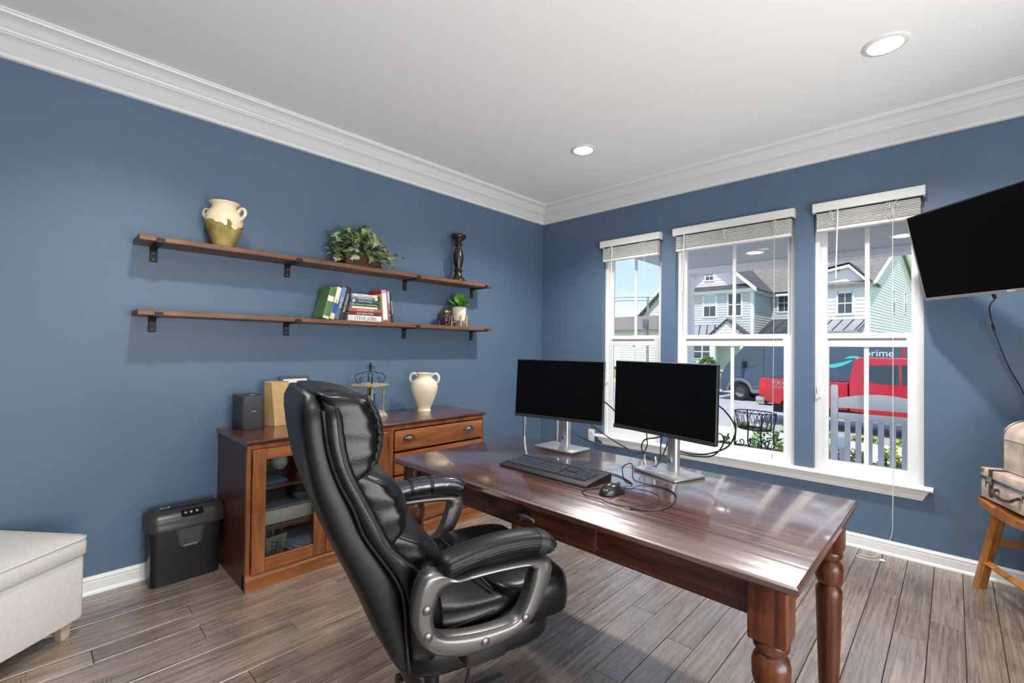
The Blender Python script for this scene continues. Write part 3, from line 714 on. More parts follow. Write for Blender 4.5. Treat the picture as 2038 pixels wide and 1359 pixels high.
for x in (.05, OL-.05):
    for y in (-.05, -OW+.05):
        b = NB(); loft(b, [sell(0, 0, .018, .018, 0, 4, 12), sell(0, 0, .027, .027, .078, 4, 12)]); obj('leg', b, mat('whitewashed_leg', rgb(176, 160, 140), .6, var=.2, vscale=30), ot, 30, (x, y, 0))

# ================================================================== SHREDDER
sh = thing('paper_shredder', 'black paper shredder with pull out bin beside the cabinet', 'shredder', (.03, -3.325, 0))
b = NB(); W1 = .325
loft(b, [sell(.075, W1/2, .066, W1/2-.012, .0, 7, 36), sell(.075, W1/2, .070, W1/2-.006, .01, 7, 36), sell(.082, W1/2, .078, W1/2, .285, 7, 36)]); obj('bin', b, 'blackp', sh, 40)
b = NB(); HP = [(.0, .287), (.165, .287), (.167, .300), (.158, .335), (.140, .362), (.105, .385), (.04, .392), (.0, .385)]
def hring(y, s): return [Vector((.0+x*s+(1-s)*.06, y, .287+(z-.287)*s)) for x, z in HP]
loft(b, [hring(-.012, .80), hring(.02, .97), hring(.04, 1.0), hring(W1-.04, 1.0), hring(W1-.02, .97), hring(W1+.012, .80)]); hd_ = obj('shredder_head', b, mat('charcoal_plastic', rgb(46, 43, 41), .34), sh, 35)
b = NB(); box(b, .098, .104, .05, W1-.03, .384, .389); obj('paper_slot', b, 'screen', hd_, 0)
b = NB(); box(b, -.020, .020, -.05, .05, -.003, .003, .002, 1, rotm((.142, .185, .362), 0, math.radians(38))); obj('control_panel', b, 'screen', hd_, 30)
for dy in (-.03, -.005, .022):
    b = NB(); lathe(b, [(.010, 0), (.010, .004), (.006, .006), (0, .006)], 14, rotm((.144, .185+dy, .364), 0, math.radians(38))); obj('button', b, 'gun', hd_, 40)
b = NB(); box(b, -.010, .010, -.020, .020, 0, .0008, 0, 1, rotm((.065, .075, .3895), 0, math.radians(6))); lgp = obj('logo_plate', b, 'white', hd_, 0)
b = NB(); box(b, -.008, .008, -.018, .018, .0005, .0012, 0, 1, rotm((.065, .075, .3895), 0, math.radians(6))); obj('logo_print', b, 'blackp', lgp, 0)
b = NB(); loft(b, [[Vector((.1605+dx, y, z)) for y, z in ((.115-o, .288), (.235+o, .288), (.222+o, .205-o), (.205+o, .19-o), (.145-o, .19-o), (.128-o, .205-o))] for dx, o in ((-.002, .003), (.003, .002), (.003, -.004), (.0, -.006))]); hn = obj('bin_handle', b, mat('dark_grey_clear_plastic', rgb(58, 58, 62), .2), sh, 30)
b = NB(); box(b, .160, .166, .142, .208, .191, .198, .002); obj('handle_lip', b, mat('grey_plastic', rgb(120, 120, 126), .3), hn, 30)

# ================================================================== STOOL AND CASES
SR = math.radians(-65.7)
stl = thing('wooden_stool', 'rustic oak saddle stool carrying two vintage cases', 'stool', (3.502, -.343, 0), SR)
b = NB(); nx = 14; rows = []
for i in range(nx+1):
    x = -.23+.46*i/nx; s = (x/.23)**2; z1 = .474+.026*s; z0 = z1-.042+.004*s
    rows.append([Vector((x, -.155, z0)), Vector((x, .155, z0)), Vector((x, .158, z1-.004)), Vector((x, .152, z1)), Vector((x, -.152, z1)), Vector((x, -.158, z1-.004))])
loft(b, rows); obj('seat', b, 'stool', stl, 35)
for sx in (-1, 1):
    for sy in (-1, 1):
        b = NB(); p0 = Vector((sx*.265, sy*.135, 0)); p1 = Vector((sx*.165, sy*.095, .455))
        q = .024
        loft(b, [[p + Vector((a*q, c*q, 0)) for a, c in ((-1, -.55), (-.55, -1), (.55, -1), (1, -.55), (1, .55), (.55, 1), (-.55, 1), (-1, .55))] for p in (p0, p1)]); obj('leg', b, 'stool', stl, 20)
for sy in (-1, 1):
    b = NB(); z = .15; f = z/.455; tube(b, [Vector((sx*(.265-.10*f), sy*(.135-.04*f), z)) for sx in (-1, 1)], .019, 4); obj('stretcher', b, 'stool', stl, 20)
for sx in (-1, 1):
    b = NB(); z = .27; f = z/.455; tube(b, [Vector((sx*(.265-.10*f), sy*(.135-.04*f), z)) for sy in (-1, 1)], .017, 4); obj('stretcher', b, 'stool', stl, 20)
M['case'] = mat('whitewashed_case', rgb(196, 178, 164), .55, var=.28, vscale=9, bump=.15, bscale=40)
M['casem'] = mat('case_metal', rgb(150, 150, 152), .35, .8, var=.2, vscale=30)
M['strap'] = mat('brown_strap_leather', rgb(64, 44, 36), .5, var=.3, vscale=30)
cs = thing('vintage_suitcase', 'small whitewashed vintage suitcase lying on the oak stool', 'suitcase', (3.505, -.335, .502), SR, 'vintage cases on the stool')
b = NB(); box(b, -.225, .225, -.150, .145, 0, .108, .006, 2); obj('body', b, 'case', cs, 30)
b = NB(); box(b, -.226, .226, -.152, .147, .112, .160, .007, 2); csl = obj('lid', b, 'case', cs, 30)
for zz in (.106, .116):
    b = NB(); tube(b, [(x, y, zz) for x, y in ((-.228, -.153), (.228, -.153), (.228, .148), (-.228, .148))], .004, 6, True); obj('metal_band', b, 'casem', cs, 60)
for sx in (-.135, .135):
    b = NB(); box(b, sx-.012, sx+.012, -.158, -.150, .02, .162, .002); box(b, sx-.012, sx+.012, -.158, .147, .159, .164, .002); st_ = obj('strap', b, 'strap', cs, 30)
    b = NB(); box(b, sx-.018, sx+.018, -.166, -.156, .085, .128, .004, 2); tube(b, [(sx-.012, -.168, .07), (sx+.012, -.168, .07), (sx+.012, -.168, .10), (sx-.012, -.168, .10)], .003, 6, True); obj('buckle', b, 'casem', st_, 40)
b = NB(); tube(b, catmull([(-.075, -.152, .075), (-.078, -.172, .07), (-.06, -.180, .055), (0, -.182, .046), (.06, -.180, .055), (.078, -.172, .07), (.075, -.152, .075)], 5), .008, 8); obj('carry_handle', b, 'strap', cs, 60)
for sx in (-1, 1):
    for sy in (-1, 1):
        for zz in (.0, .160):
            b = NB(); lathe(b, [(.0, -.028), (.02, -.02), (.028, 0)], 16, Matrix.Translation((sx*.2, (sy*.1475-.0025)-sy*.022, zz)) @ (Matrix.Rotation(PI, 4, 'X') if zz > .1 else Matrix.Identity(4)) if False else rotm((sx*.212, sy*.135-.0025, zz-.002 if zz > .1 else zz+.006)), False)
            for v in b.verts: v.co.z = max(min(v.co.z, .164), .0005)
            obj('corner_cap', b, 'casem', cs, 50)
tk = thing('domed_trunk_box', 'whitewashed dome topped trunk box sitting on the suitcase', 'trunk', (3.54, -.355, .667), SR, 'vintage cases on the stool')
DP = [(-.115, 0), (-.115, .165)] + [(-.115*math.cos(t), .165+.095*math.sin(t)**.9) for t in [PI*j/14 for j in range(1, 14)]] + [(.115, .165), (.115, 0)]
b = NB(); loft(b, [[Vector((x, y, min(z, .158))) for y, z in DP[:2]] + [Vector((x, y, z)) for y, z in DP[-2:]] for x in (-.185, .185)]); obj('body', b, 'case', tk, 30)
b = NB(); loft(b, [[Vector((x, y, z)) for y, z in [(-.117, .161)] + DP[1:-1] + [(.117, .161)]] for x in (-.187, .187)]); obj('lid', b, 'case', tk, 40)
for sx in (-.188, .188):
    b = NB(); tube(b, [Vector((sx, y*1.01, z*1.003+.004)) for y, z in DP], .0045, 6); obj('edge_trim', b, 'casem', tk, 60)
b = NB(); box(b, -.012, .012, -.123, -.116, .165, .188, .002); box(b, -.014, .014, -.123, -.116, .125, .155, .002); tube(b, [(-.006, -.125, .17), (-.010, -.127, .145), (-.004, -.125, .118)], .004, 6); tube(b, [(.006, -.125, .17), (.010, -.127, .15)], .004, 6); obj('clasp', b, 'steel', tk, 40)

# ================================================================== TELEVISION
hdv = Vector((-.64345, .7652, .02109)); dn = Vector((.172, .171, -.97)).normalized(); rt = -hdv
TL = Vector((2.970, -.257, 2.053)); tvh, tvw = .49, .88
nrm = rt.cross(-dn).normalized()
if nrm.dot(CAM-TL) < 0: nrm = -nrm
o_ = TL + rt*tvw/2 + dn*tvh/2
up_ = -dn
xx = rt.normalized(); zz_ = (up_ - xx*up_.dot(xx)).normalized(); yy_ = zz_.cross(xx)   # local: x right, z up, y back
tv = thing('television', 'black flat screen television swung out from the window wall', 'television')
tv.matrix_world = Matrix(((xx.x, yy_.x, zz_.x, o_.x), (xx.y, yy_.y, zz_.y, o_.y), (xx.z, yy_.z, zz_.z, o_.z), (0, 0, 0, 1)))
b = NB(); box(b, -tvw/2, tvw/2, -.002, .030, -tvh/2, tvh/2, .003); obj('housing', b, 'blackp', tv, 30)
b = NB(); box(b, -tvw/2+.010, tvw/2-.010, -.0035, .0, -tvh/2+.016, tvh/2-.009); obj('screen', b, mat('tv_screen', rgb(3, 3, 4), .45, spec=.05), tv, 0)
b = NB(); box(b, -tvw/2, tvw/2, -.0055, .0, -tvh/2-.001, -tvh/2+.0145, .001); box(b, -tvw/2, -tvw/2+.007, -.005, .0, -tvh/2, tvh/2, .001); obj('silver_bezel', b, mat('silver_bezel_plastic', rgb(150, 148, 144), .35, .5), tv, 30)
textmesh('logo', 'VIZIO', 'white', tv, .015, (.055, -.0062, -tvh/2+.0068), (PI/2, 0, 0))
b = NB(); box(b, -.22, .22, .030, .065, -.19, .10, .012, 2); obj('rear_housing', b, 'blackp', tv, 30)
b = NB(); tube(b, [(-.085, .035, -tvh/2+.03), (-.075, .035, -tvh/2-.028)], .008, 10); pg = obj('plug', b, 'blackp', tv, 50)
# wall bracket
wb = thing('television_wall_bracket', 'black folding arm bracket holding the television', 'bracket', (3.5, 0, 1.85))
b = NB(); box(b, -.04, .04, -.02, -.001, -.11, .11, .004); obj('wall_plate', b, 'steel', wb, 30)
c_ = o_ + yy_*.075 - Vector((3.5, 0, 1.85))
b = NB(); tube(b, [Vector((0, -.02, 0)), Vector((.16, -.22, 0)), Vector((c_.x, c_.y, c_.z))], .016, 8); obj('swing_arm', b, 'steel', wb, 50)
b = NB(); R3 = tv.matrix_world.to_3x3().to_4x4(); box(b, -.08, .08, -.008, .004, -.08, .08, .002, 1, Matrix.Translation(c_) @ R3); obj('mount_plate', b, 'steel', wb, 30)

# television power lead, hanging from the set down the wall
inv = tv.matrix_world.inverted()
pl = [o_ + xx*-.075 + yy_*.035 + zz_*(-tvh/2-.03), Vector((3.31, -.16, 1.52)), Vector((3.33, -.06, 1.42)), Vector((3.357, -.035, 1.312)), Vector((3.394, -.03, 1.188)), Vector((3.445, -.03, 1.054)), Vector((3.50, -.03, .80)), Vector((3.52, -.03, .42))]
b = NB(); tube(b, [inv @ p for p in catmull(pl, 6)], .0032, 6); ld_ = obj('power_lead', b, 'blackp', tv, 60)
b = NB(); tube(b, [inv @ Vector((3.326, -.062, 1.435)), inv @ Vector((3.334, -.052, 1.40))], .006, 8); obj('lead_connector', b, 'blackp', ld_, 50)

# ================================================================== MONITORS
def monitor(label, c, w, h, rz, tilt, bc, brz, bw, bd):
    t = thing('computer_monitor', label, 'monitor', (bc[0], bc[1], DZ), brz, 'computer monitors on the desk')
    b = NB(); box(b, -bw/2, bw/2, -bd/2, bd/2, .0005, .009, .003, 2); obj('base_plate', b, 'alu', t, 30)
    b = NB(); loft(b, [sell(-.005, .035, .026, .020, .009, 3, 24), sell(-.005, .037, .026, .020, .36, 3, 24)]); pole = obj('stand_pole', b, 'alu', t, 40)
    b = NB(); lathe(b, [(.012, 0), (.012, .004)], 16, rotm((-.005, .017, .055), PI/2)); obj('pole_badge', b, 'chrome', pole, 40)
    d = rz-brz; ca_, sa_ = math.cos(-brz), math.sin(-brz)
    dx, dy = c[0]-bc[0], c[1]-bc[1]
    T = rotm((dx*ca_-dy*sa_, dx*sa_+dy*ca_, c[2]-DZ), -tilt, 0, d)
    b = NB(); box(b, -w/2, w/2, .0, .018, -h/2, h/2, .003, 1, T); hs = obj('housing', b, 'blackp', t, 30)
    b = NB(); box(b, -w/2+.006, w/2-.006, -.0012, .001, -h/2+.018, h/2-.006, 0, 1, T); obj('screen', b, 'screen', t, 0)
    b = NB(); box(b, -w/2, w/2, -.0025, .001, -h/2, -h/2+.016, .001, 1, T); obj('lower_bezel', b, mat('bezel_grey', rgb(44, 44, 46), .4), t, 30)
    b = NB(); box(b, -.16, .16, .016, .045, -.11, .09, .012, 2, T); obj('rear_housing', b, 'blackp', t, 30)
    b = NB(); tube(b, [Vector((-.005, .036, .30)), T @ Vector((0, .04, -.01))], .02, 10); obj('neck', b, 'alu', t, 40)
    return t
mL = monitor('computer monitor on the desk nearer the shelf wall', (1.639, -1.815, 1.052), .531, .319, .1544, .0684, (1.651, -1.782), -.0287, .256, .16)
mR = monitor('angled computer monitor on the desk nearer the television', (2.250, -1.872, 1.061), .535, .318, -.225, .031, (2.279, -1.847), -.3189, .24, .18)

# ================================================================== KEYBOARD AND MOUSE
kb = thing('computer_keyboard', 'black full size computer keyboard on the desk', 'keyboard', (1.9185, -2.1945, DZ), -.0066)
b = NB(); KP = [(-.089, .001), (-.091, .006), (-.086, .010), (-.058, .014), (.078, .026), (.086, .024), (.088, .012), (.086, .001)]
loft(b, [[Vector((x, y, z)) for y, z in KP] for x in (-.238, -.232, .232, .238)]); obj('case', b, 'blackp', kb, 25)
def keyz(y): return .014+(y+.058)*.0125/.136*1.0
keym = {}
def key(x0, x1, y):
    w = round(x1-x0, 4)
    if w not in keym:
        b = NB(); loft(b, [[Vector((s*(w/2-i), q*(.0088-i), z)) for s, q in ((-1, -1), (1, -1), (1, 1), (-1, 1))] for i, z in ((.0006, 0), (.0009, .004), (.0022, .0075))])
        o = obj('key', b, mat('keycap_black', rgb(62, 64, 72), .3), kb, 0, ((x0+x1)/2, y, keyz(y)-.001)); keym[w] = o.data
    else:
        o = bpy.data.objects.new('key', keym[w]); COL.objects.link(o); o.parent = kb; o.location = ((x0+x1)/2, y, keyz(y)-.001)
P_ = .0192
xs0 = -.226
for r in range(5):
    y = -.048+r*P_*1.02
    widths = {0: [1.25, 1.25, 1.25, 6.25, 1.25, 1.25, 1.25, 1.25], 1: [2.25]+[1]*10+[2.75], 2: [1.75]+[1]*11+[2.25], 3: [1.5]+[1]*12+[1.5], 4: [1]*13+[2]}[r]
    x = xs0
    for w in widths: key(x+.0004, x+w*P_-.0004, y); x += w*P_
    x = xs0+15.25*P_
    for k in range(3):
        if r in (0, 3, 4) or (r == 1 and k == 1): key(x+k*P_+.0004, x+(k+1)*P_-.0004, y)
    x = xs0+18.5*P_
    for k in range(4): key(x+k*P_+.0004, x+(k+1)*P_-.0004, y)
y = -.048+5.35*P_*1.02
x = xs0
for g in range(4):
    for k in range(1 if g == 0 else 4): key(x+.0004, x+P_-.0004, y); x += P_
    x += P_*.55
for k in range(3): key(xs0+(15.25+k)*P_+.0004, xs0+(16.25+k)*P_-.0004, y)
b = NB(); tube(b, catmull([(.02, .086, .012), (.06, .12, .004), (.11, .155, .003), (.23, .15, .003), (.33, .09, .003), (.31, .07, .012), (.27, .12, .05), (.29, .16, .06), (.33, .10, .02), (.36, .12, .005), (.44, .13, .003), (.52, .07, .003), (.555, -.06, .003), (.53, -.14, .003), (.47, -.17, .003)], 8), .0024, 6); obj('cable', b, 'blackp', kb, 60)
ms = thing('computer_mouse', 'black wired computer mouse beside the keyboard', 'mouse', (2.255, -2.262, DZ), math.radians(-14))
rings = []
for i in range(15):
    s = i/14; y = -.056+.112*s
    w = .031*max(math.sin(PI*min(max(.04+.92*s, 0), 1)), .0)**.45*(.94+.1*abs(s-.5)); h = .037*max(math.sin(PI*(.05+.90*s**.85)), 0)**.75
    rings.append([Vector((w*math.cos(t), y, .002+h*max(math.sin(t), 0)**.8)) for t in [PI*j/14 for j in range(15)]] + [Vector((-w*.8, y, .001)), Vector((w*.8, y, .001))])
b = NB(); loft(b, rings); obj('shell', b, mat('mouse_plastic', rgb(34, 33, 32), .25), ms, 50)
b = NB(); lathe(b, [(.0, -.003), (.008, -.003), (.009, 0), (.008, .003), (0, .003)], 16, rotm((0, .030, .030), 0, PI/2)); obj('scroll_wheel', b, 'gun', ms, 40)
b = NB(); box(b, -.030, -.027, -.01, .02, .018, .024, .001); obj('side_button', b, 'gun', ms, 30)
b = NB(); tube(b, catmull([(0, .054, .012), (0, .075, .006), (.03, .10, .0085), (.09, .115, .0085), (.15, .08, .0085), (.175, .0, .0085), (.15, -.08, .0085), (.09, -.105, .0085), (.03, -.10, .006), (-.02, -.11, .004), (-.065, -.09, .003), (-.075, -.05, .003), (-.06, -.01, .003)], 8), .002, 6); obj('cable', b, 'blackp', ms, 60)

# ================================================================== LOOSE CABLES BEHIND THE MONITORS
def cable(label, pts, r=.003, name='monitor_cable', m='blackp'):
    b = NB(); tube(b, catmull(pts, 8), r, 6); o = obj(name, b, m, None, 60); return tag(o, label, 'cable', 'cables behind the monitors')
cable('black cable drooping from the corner side monitor to the desk edge', [(1.64, -1.76, .99), (1.70, -1.70, .92), (1.80, -1.66, .84), (1.92, -1.63, .775), (2.03, -1.64, .752), (2.09, -1.68, .80), (2.11, -1.72, .87), (2.13, -1.76, .95)])
cable('second thin black cable strung between the two monitor backs', [(1.75, -1.74, 1.06), (1.86, -1.70, 1.00), (1.93, -1.70, .955), (2.02, -1.74, .925), (2.12, -1.79, .95)], .0035)
cable('black cable lying along the rear desk edge under the corner side monitor', [(1.66, -1.74, .84), (1.70, -1.70, .80), (1.75, -1.65, .77), (1.80, -1.60, .7465), (1.84, -1.58, .744), (1.87, -1.60, .744)], .003)
cable('black cable looped in a ring below the angled monitor', [(2.25, -1.80, .95), (2.24, -1.77, .90), (2.18, -1.75, .868), (2.11, -1.74, .845), (2.095, -1.74, .80), (2.13, -1.74, .765), (2.19, -1.75, .77), (2.23, -1.77, .83), (2.26, -1.80, .90), (2.275, -1.81, .95)], .0034)
cable('large black cable loop bulging past the right of the angled monitor', [(2.27, -1.77, .83), (2.33, -1.74, .815), (2.40, -1.72, .825), (2.47, -1.71, .86), (2.50, -1.70, .91), (2.50, -1.70, .96), (2.46, -1.71, 1.02), (2.41, -1.74, 1.06), (2.36, -1.78, 1.07)], .0034)
cable('smaller black cable loop inside the big one by the angled monitor', [(2.27, -1.76, .815), (2.33, -1.72, .803), (2.41, -1.71, .815), (2.455, -1.71, .865), (2.455, -1.71, .91), (2.42, -1.73, .925), (2.37, -1.77, .95)], .0032)
cable('short black cable falling beside the pole of the angled monitor', [(2.245, -1.82, .93), (2.235, -1.83, .86), (2.238, -1.84, .80), (2.232, -1.86, .768), (2.222, -1.875, .765)], .0032)
b = NB(); rings = [[Vector((2.205+.035*math.cos(a)*s, -1.868+.02*math.sin(a)*s, z)) for a in [2*PI*j/20 for j in range(20)]] for z, s in ((.752, .8), (.78, 1), (.808, .92))]
loft(b, rings, False); o = obj('cable_tag', b, glassmat('clear_plastic', tint=(.93, .94, .95, 1), base=.12, refl=.8), None, 60); tag(o, 'clear curled plastic tag on the cable by the angled monitor', 'cable tag')

# chrome stand behind the desk
cst = thing('chrome_tube_stand', 'chrome tube framed stand behind the desk in the corner', 'stand', (.66, -.78, 0))
for x in (-.19, .17):
    b = NB(); tube(b, [(x, 0, .02), (x, 0, .90)], .014, 10); up1 = obj('upright', b, 'chrome', cst, 50)
    b = NB(); tube(b, [(x, -.16, .014), (x, .16, .014)], .014, 10); obj('foot', b, 'chrome', up1, 50)
b = NB(); box(b, -.19, .20, -.10, .10, .885, .905, .004); obj('top_shelf', b, 'blackp', cst, 30)
b = NB(); tube(b, [(-.19, 0, .30), (.17, 0, .30)], .010, 10); obj('cross_bar', b, 'chrome', cst, 50)

# ================================================================== UPPER SHELF
ZU, ZL = 1.832, 1.449
def handle(b, path, r): tube(b, catmull(path, 6), r, 8)
M['jug'] = None
def glazed(name):
    m, nt, bs = newmat(name)
    t = nt.nodes.new('ShaderNodeTexCoord'); sp = nt.nodes.new('ShaderNodeSeparateXYZ'); n = nt.nodes.new('ShaderNodeTexNoise'); n.inputs['Scale'].default_value = 9; n.inputs['Detail'].default_value = 2
    nt.links.new(t.outputs['Object'], sp.inputs['Vector']); nt.links.new(t.outputs['Object'], n.inputs['Vector'])
    a = nt.nodes.new('ShaderNodeMath'); a.operation = 'MULTIPLY_ADD'; a.inputs[1].default_value = .22; nt.links.new(n.outputs['Fac'], a.inputs[0]); nt.links.new(sp.outputs['Z'], a.inputs[2])
    r = nt.nodes.new('ShaderNodeValToRGB'); r.color_ramp.interpolation = 'CONSTANT'
    r.color_ramp.elements[0].color = (0, 0, 0, 1); r.color_ramp.elements[1].color = (1, 1, 1, 1); r.color_ramp.elements[1].position = .232
    nt.links.new(a.outputs[0], r.inputs['Fac'])
    n2 = nt.nodes.new('ShaderNodeTexNoise'); n2.inputs['Scale'].default_value = 11; n2.inputs['Detail'].default_value = 5; nt.links.new(t.outputs['Object'], n2.inputs['Vector'])
    r2 = nt.nodes.new('ShaderNodeValToRGB'); r2.color_ramp.elements[0].color = rgb(126, 104, 52); r2.color_ramp.elements[1].color = rgb(172, 152, 84); r2.color_ramp.elements[0].position = .35; r2.color_ramp.elements[1].position = .65; nt.links.new(n2.outputs['Fac'], r2.inputs['Fac'])
    r3 = nt.nodes.new('ShaderNodeValToRGB'); r3.color_ramp.elements[0].color = rgb(238, 220, 184); r3.color_ramp.elements[1].color = rgb(112, 88, 54); r3.color_ramp.elements[0].position = .66; r3.color_ramp.elements[1].position = .68; nt.links.new(n2.outputs['Fac'], r3.inputs['Fac'])
    mx = nt.nodes.new('ShaderNodeMix'); mx.data_type = 'RGBA'; nt.links.new(r.outputs['Color'], mx.inputs['Factor']); nt.links.new(r2.outputs['Color'], mx.inputs['A']); nt.links.new(r3.outputs['Color'], mx.inputs['B'])
    nt.links.new(mx.outputs['Result'], bs.inputs['Base Color'])
    rr = nt.nodes.new('ShaderNodeMapRange'); rr.inputs['To Min'].default_value = .7; rr.inputs['To Max'].default_value = .16; nt.links.new(r.outputs['Color'], rr.inputs['Value']); nt.links.new(rr.outputs['Result'], bs.inputs['Roughness'])
    return m
M['jug'] = glazed('half_glazed_terracotta')
j = thing('two_handled_jug', 'cream and olive glazed earthenware jug on the upper shelf', 'jug', (.105, -3.000, ZU), math.radians(40))
b = NB(); lathe(b, [(0, .0), (.048, .0), (.052, .006), (.060, .03), (.078, .075), (.093, .12), (.098, .15), (.094, .185), (.080, .213), (.067, .228), (.063, .238), (.068, .250), (.078, .258), (.079, .264), (.072, .266), (.060, .252), (.055, .238), (.07, .2), (.08, .15), (.05, .03), (0, .015)], 40, None, False); obj('pot', b, M['jug'], j, 60)
for s in (-1, 1):
    b = NB(); handle(b, [(s*.082, 0, .206), (s*.098, 0, .228), (s*.118, 0, .228), (s*.128, 0, .205), (s*.116, 0, .180), (s*.092, 0, .162)], .009); obj('handle', b, M['jug'], j, 60)
# ivy
iv = thing('ivy_plant', 'trailing green ivy in a dark woven basket on the upper shelf', 'plant', (.105, -2.145, ZU))
b = NB()
rows = [orec(-.072, .072, -.135, .135, z, .03) if 0 else None for z in ()]
bw_ = lambda z: .065+.008*z/.1
loft(b, [sell(0, 0, .062, .135, 0, 6, 40), sell(0, 0, .066, .14, .01, 6, 40), sell(0, 0, .072, .148, .10, 6, 40), sell(0, 0, .066, .142, .10, 6, 40), sell(0, 0, .06, .13, .06, 6, 40)])
bk = obj('basket', b, mat('dark_rattan', rgb(70, 42, 28), .55, bump=.9, bscale=55, var=.45, vscale=45), iv, 40)
b = NB()
for q in range(7):
    z = .008+q*.0145; n = 44
    ring = []
    for i in range(n):
        t = 2*PI*i/n; s = .5+.5*math.copysign(1, math.sin(i*PI+q*PI+.5))
        p = sell(0, 0, .064+.009*z/.1+.003*((i+q) % 2), .1375+.010*z/.1+.003*((i+q) % 2), z, 6, n)[i]; ring.append(p)
    tube(b, ring, .0042, 5, True)
obj('wicker_weave', b, MATS['dark_rattan'], bk, 60)
b = NB(); loft(b, [sell(0, 0, .064, .138, .085, 6, 32), sell(0, 0, .05, .12, .092, 6, 32)]); obj('soil', b, mat('soil', rgb(40, 30, 22), .9), iv, 0)
IVY = [(0, 0), (.10, -.22), (.34, -.30), (.46, -.12), (.52, -.34), (.62, -.10), (.9, -.06), (1.0, 0), (.9, .06), (.62, .10), (.52, .34), (.46, .12), (.34, .30), (.10, .22)]
leafm = []
def leafdata(col, nm, poly, curl):
    b = NB(); vs = []
    for x, y in poly: vs.append(b.verts.new((x, y, .10*math.sin(x*2.6)*curl - .35*curl*y*y)))
    c = b.verts.new((.42, 0, .14*curl)); n = len(vs)
    for i in range(n): b.faces.new((vs[i], vs[(i+1) % n], c))
    me = bpy.data.meshes.new('leaf'); bmesh.ops.recalc_face_normals(b, faces=b.faces[:]); b.to_mesh(me); b.free(); me.materials.append(col); return me
def leafmat(nm, c): 
    m = mat(nm, c, .45, var=.22, vscale=18); m.node_tree.nodes['Principled BSDF'].inputs['Subsurface Weight'].default_value = 0; return m
ivm = [leafdata(leafmat('ivy_dark', rgb(62, 88, 52)), 'a', IVY, 1.1), leafdata(leafmat('ivy_mid', rgb(112, 130, 84)), 'b', IVY, .5), leafdata(leafmat('ivy_pale', rgb(170, 180, 140)), 'c', IVY, .8), leafdata(leafmat('ivy_yellow', rgb(176, 170, 84)), 'd', IVY, .9)]
rnd = random.Random(5)
def put_leaf(me, parent, p, d, up, s, name='leaf'):
    x = Vector(d).normalized(); z = Vector(up); z = (z-x*z.dot(x)).normalized(); y = z.cross(x)
    o = bpy.data.objects.new(name, me); COL.objects.link(o); o.parent = parent
    o.matrix_local = Matrix(((x.x*s, y.x*s, z.x*s, p[0]), (x.y*s, y.y*s, z.y*s, p[1]), (x.z*s, y.z*s, z.z*s, p[2]), (0, 0, 0, 1)))
stems = NB()
for q in range(270):
    a = rnd.uniform(0, 2*PI); rr = math.sqrt(rnd.random()); zz = rnd.random()
    p = Vector((.085*rr*math.cos(a), .225*rr*math.sin(a), .085+.20*math.sqrt(max(1-rr*rr, 0))*rnd.uniform(.55, 1.05)))
    if rr > .8: p.z -= rnd.uniform(0, .085)*(1 if p.x > -.02 else .3)
    if p.x < -.09: p.x = -.09
    p.z = max(p.z, .045)
    d = Vector((p.x*4+rnd.uniform(-.6, .6), p.y*3+rnd.uniform(-.8, .8), rnd.uniform(-1.0, .35)))
    if d.x < 0 and p.x < -.03: d.x = abs(d.x)*.2
    up = Vector((p.x*5+.9, p.y*2.5, .9+rnd.uniform(-.3, .5)))
    put_leaf(ivm[min(3, int(rnd.random()**1.25*3.12))], iv, p, d, up, rnd.uniform(.046, .088))
    if q % 4 == 0: tube(stems, catmull([(p.x*.25, p.y*.45, .09), (p.x*.6, p.y*.75, .12+p.z*.4), tuple(p)], 3), .0012, 4)
def vine(pts, n):
    P = catmull(pts, 8); tube(stems, P, .0014, 5)
    for i in range(n):
        p = P[int((i+.6)/n*(len(P)-1))]; d = Vector((rnd.uniform(.0, .7), rnd.uniform(-1, 1), rnd.uniform(-.8, .1)))
        put_leaf(ivm[rnd.choice((0, 0, 1, 1, 2))], iv, p, d, (1, rnd.uniform(-.3, .3), .5), rnd.uniform(.036, .055))
vine([(.02, .10, .12), (.04, .17, .15), (.06, .24, .13), (.07, .29, .12), (.075, .325, .115)], 7)
vine([(.03, .10, .12), (.06, .16, .10), (.08, .19, .06), (.085, .205, .03)], 6)
vine([(.02, -.10, .12), (.05, -.17, .10), (.06, -.21, .06), (.065, -.225, .035)], 6)
vine([(.02, .05, .12), (.065, .09, .12), (.085, .10, .07), (.09, .11, .035)], 6)
obj('stems', stems, leafmat('ivy_stem', rgb(96, 92, 56)), iv, 60)
# candlestick
cd_ = thing('turned_candlestick', 'dark bronze turned candlestick on the upper shelf', 'candlestick', (.105, -1.245, ZU))
b = NB(); lathe(b, [(0, 0), (.060, 0), (.062, .012), (.058, .022), (.046, .034), (.036, .052), (.030, .075), (.030, .086), (.037, .090), (.040, .098), (.035, .106), (.028, .112), (.030, .122), (.040, .155), (.046, .195), (.045, .225), (.036, .265), (.026, .292), (.022, .302), (.024, .310), (.036, .316), (.038, .324), (.030, .332), (.026, .338), (.034, .352), (.050, .366), (.062, .378), (.065, .392), (.064, .402), (.060, .406), (.048, .404), (0, .402)], 40, None, False); obj('body', b, 'bronze', cd_, 50)
b = NB(); lathe(b, [(0, .402), (.004, .402), (.0035, .410), (0, .418)], 10, None, False); obj('candle_spike', b, 'steel', cd_, 40)

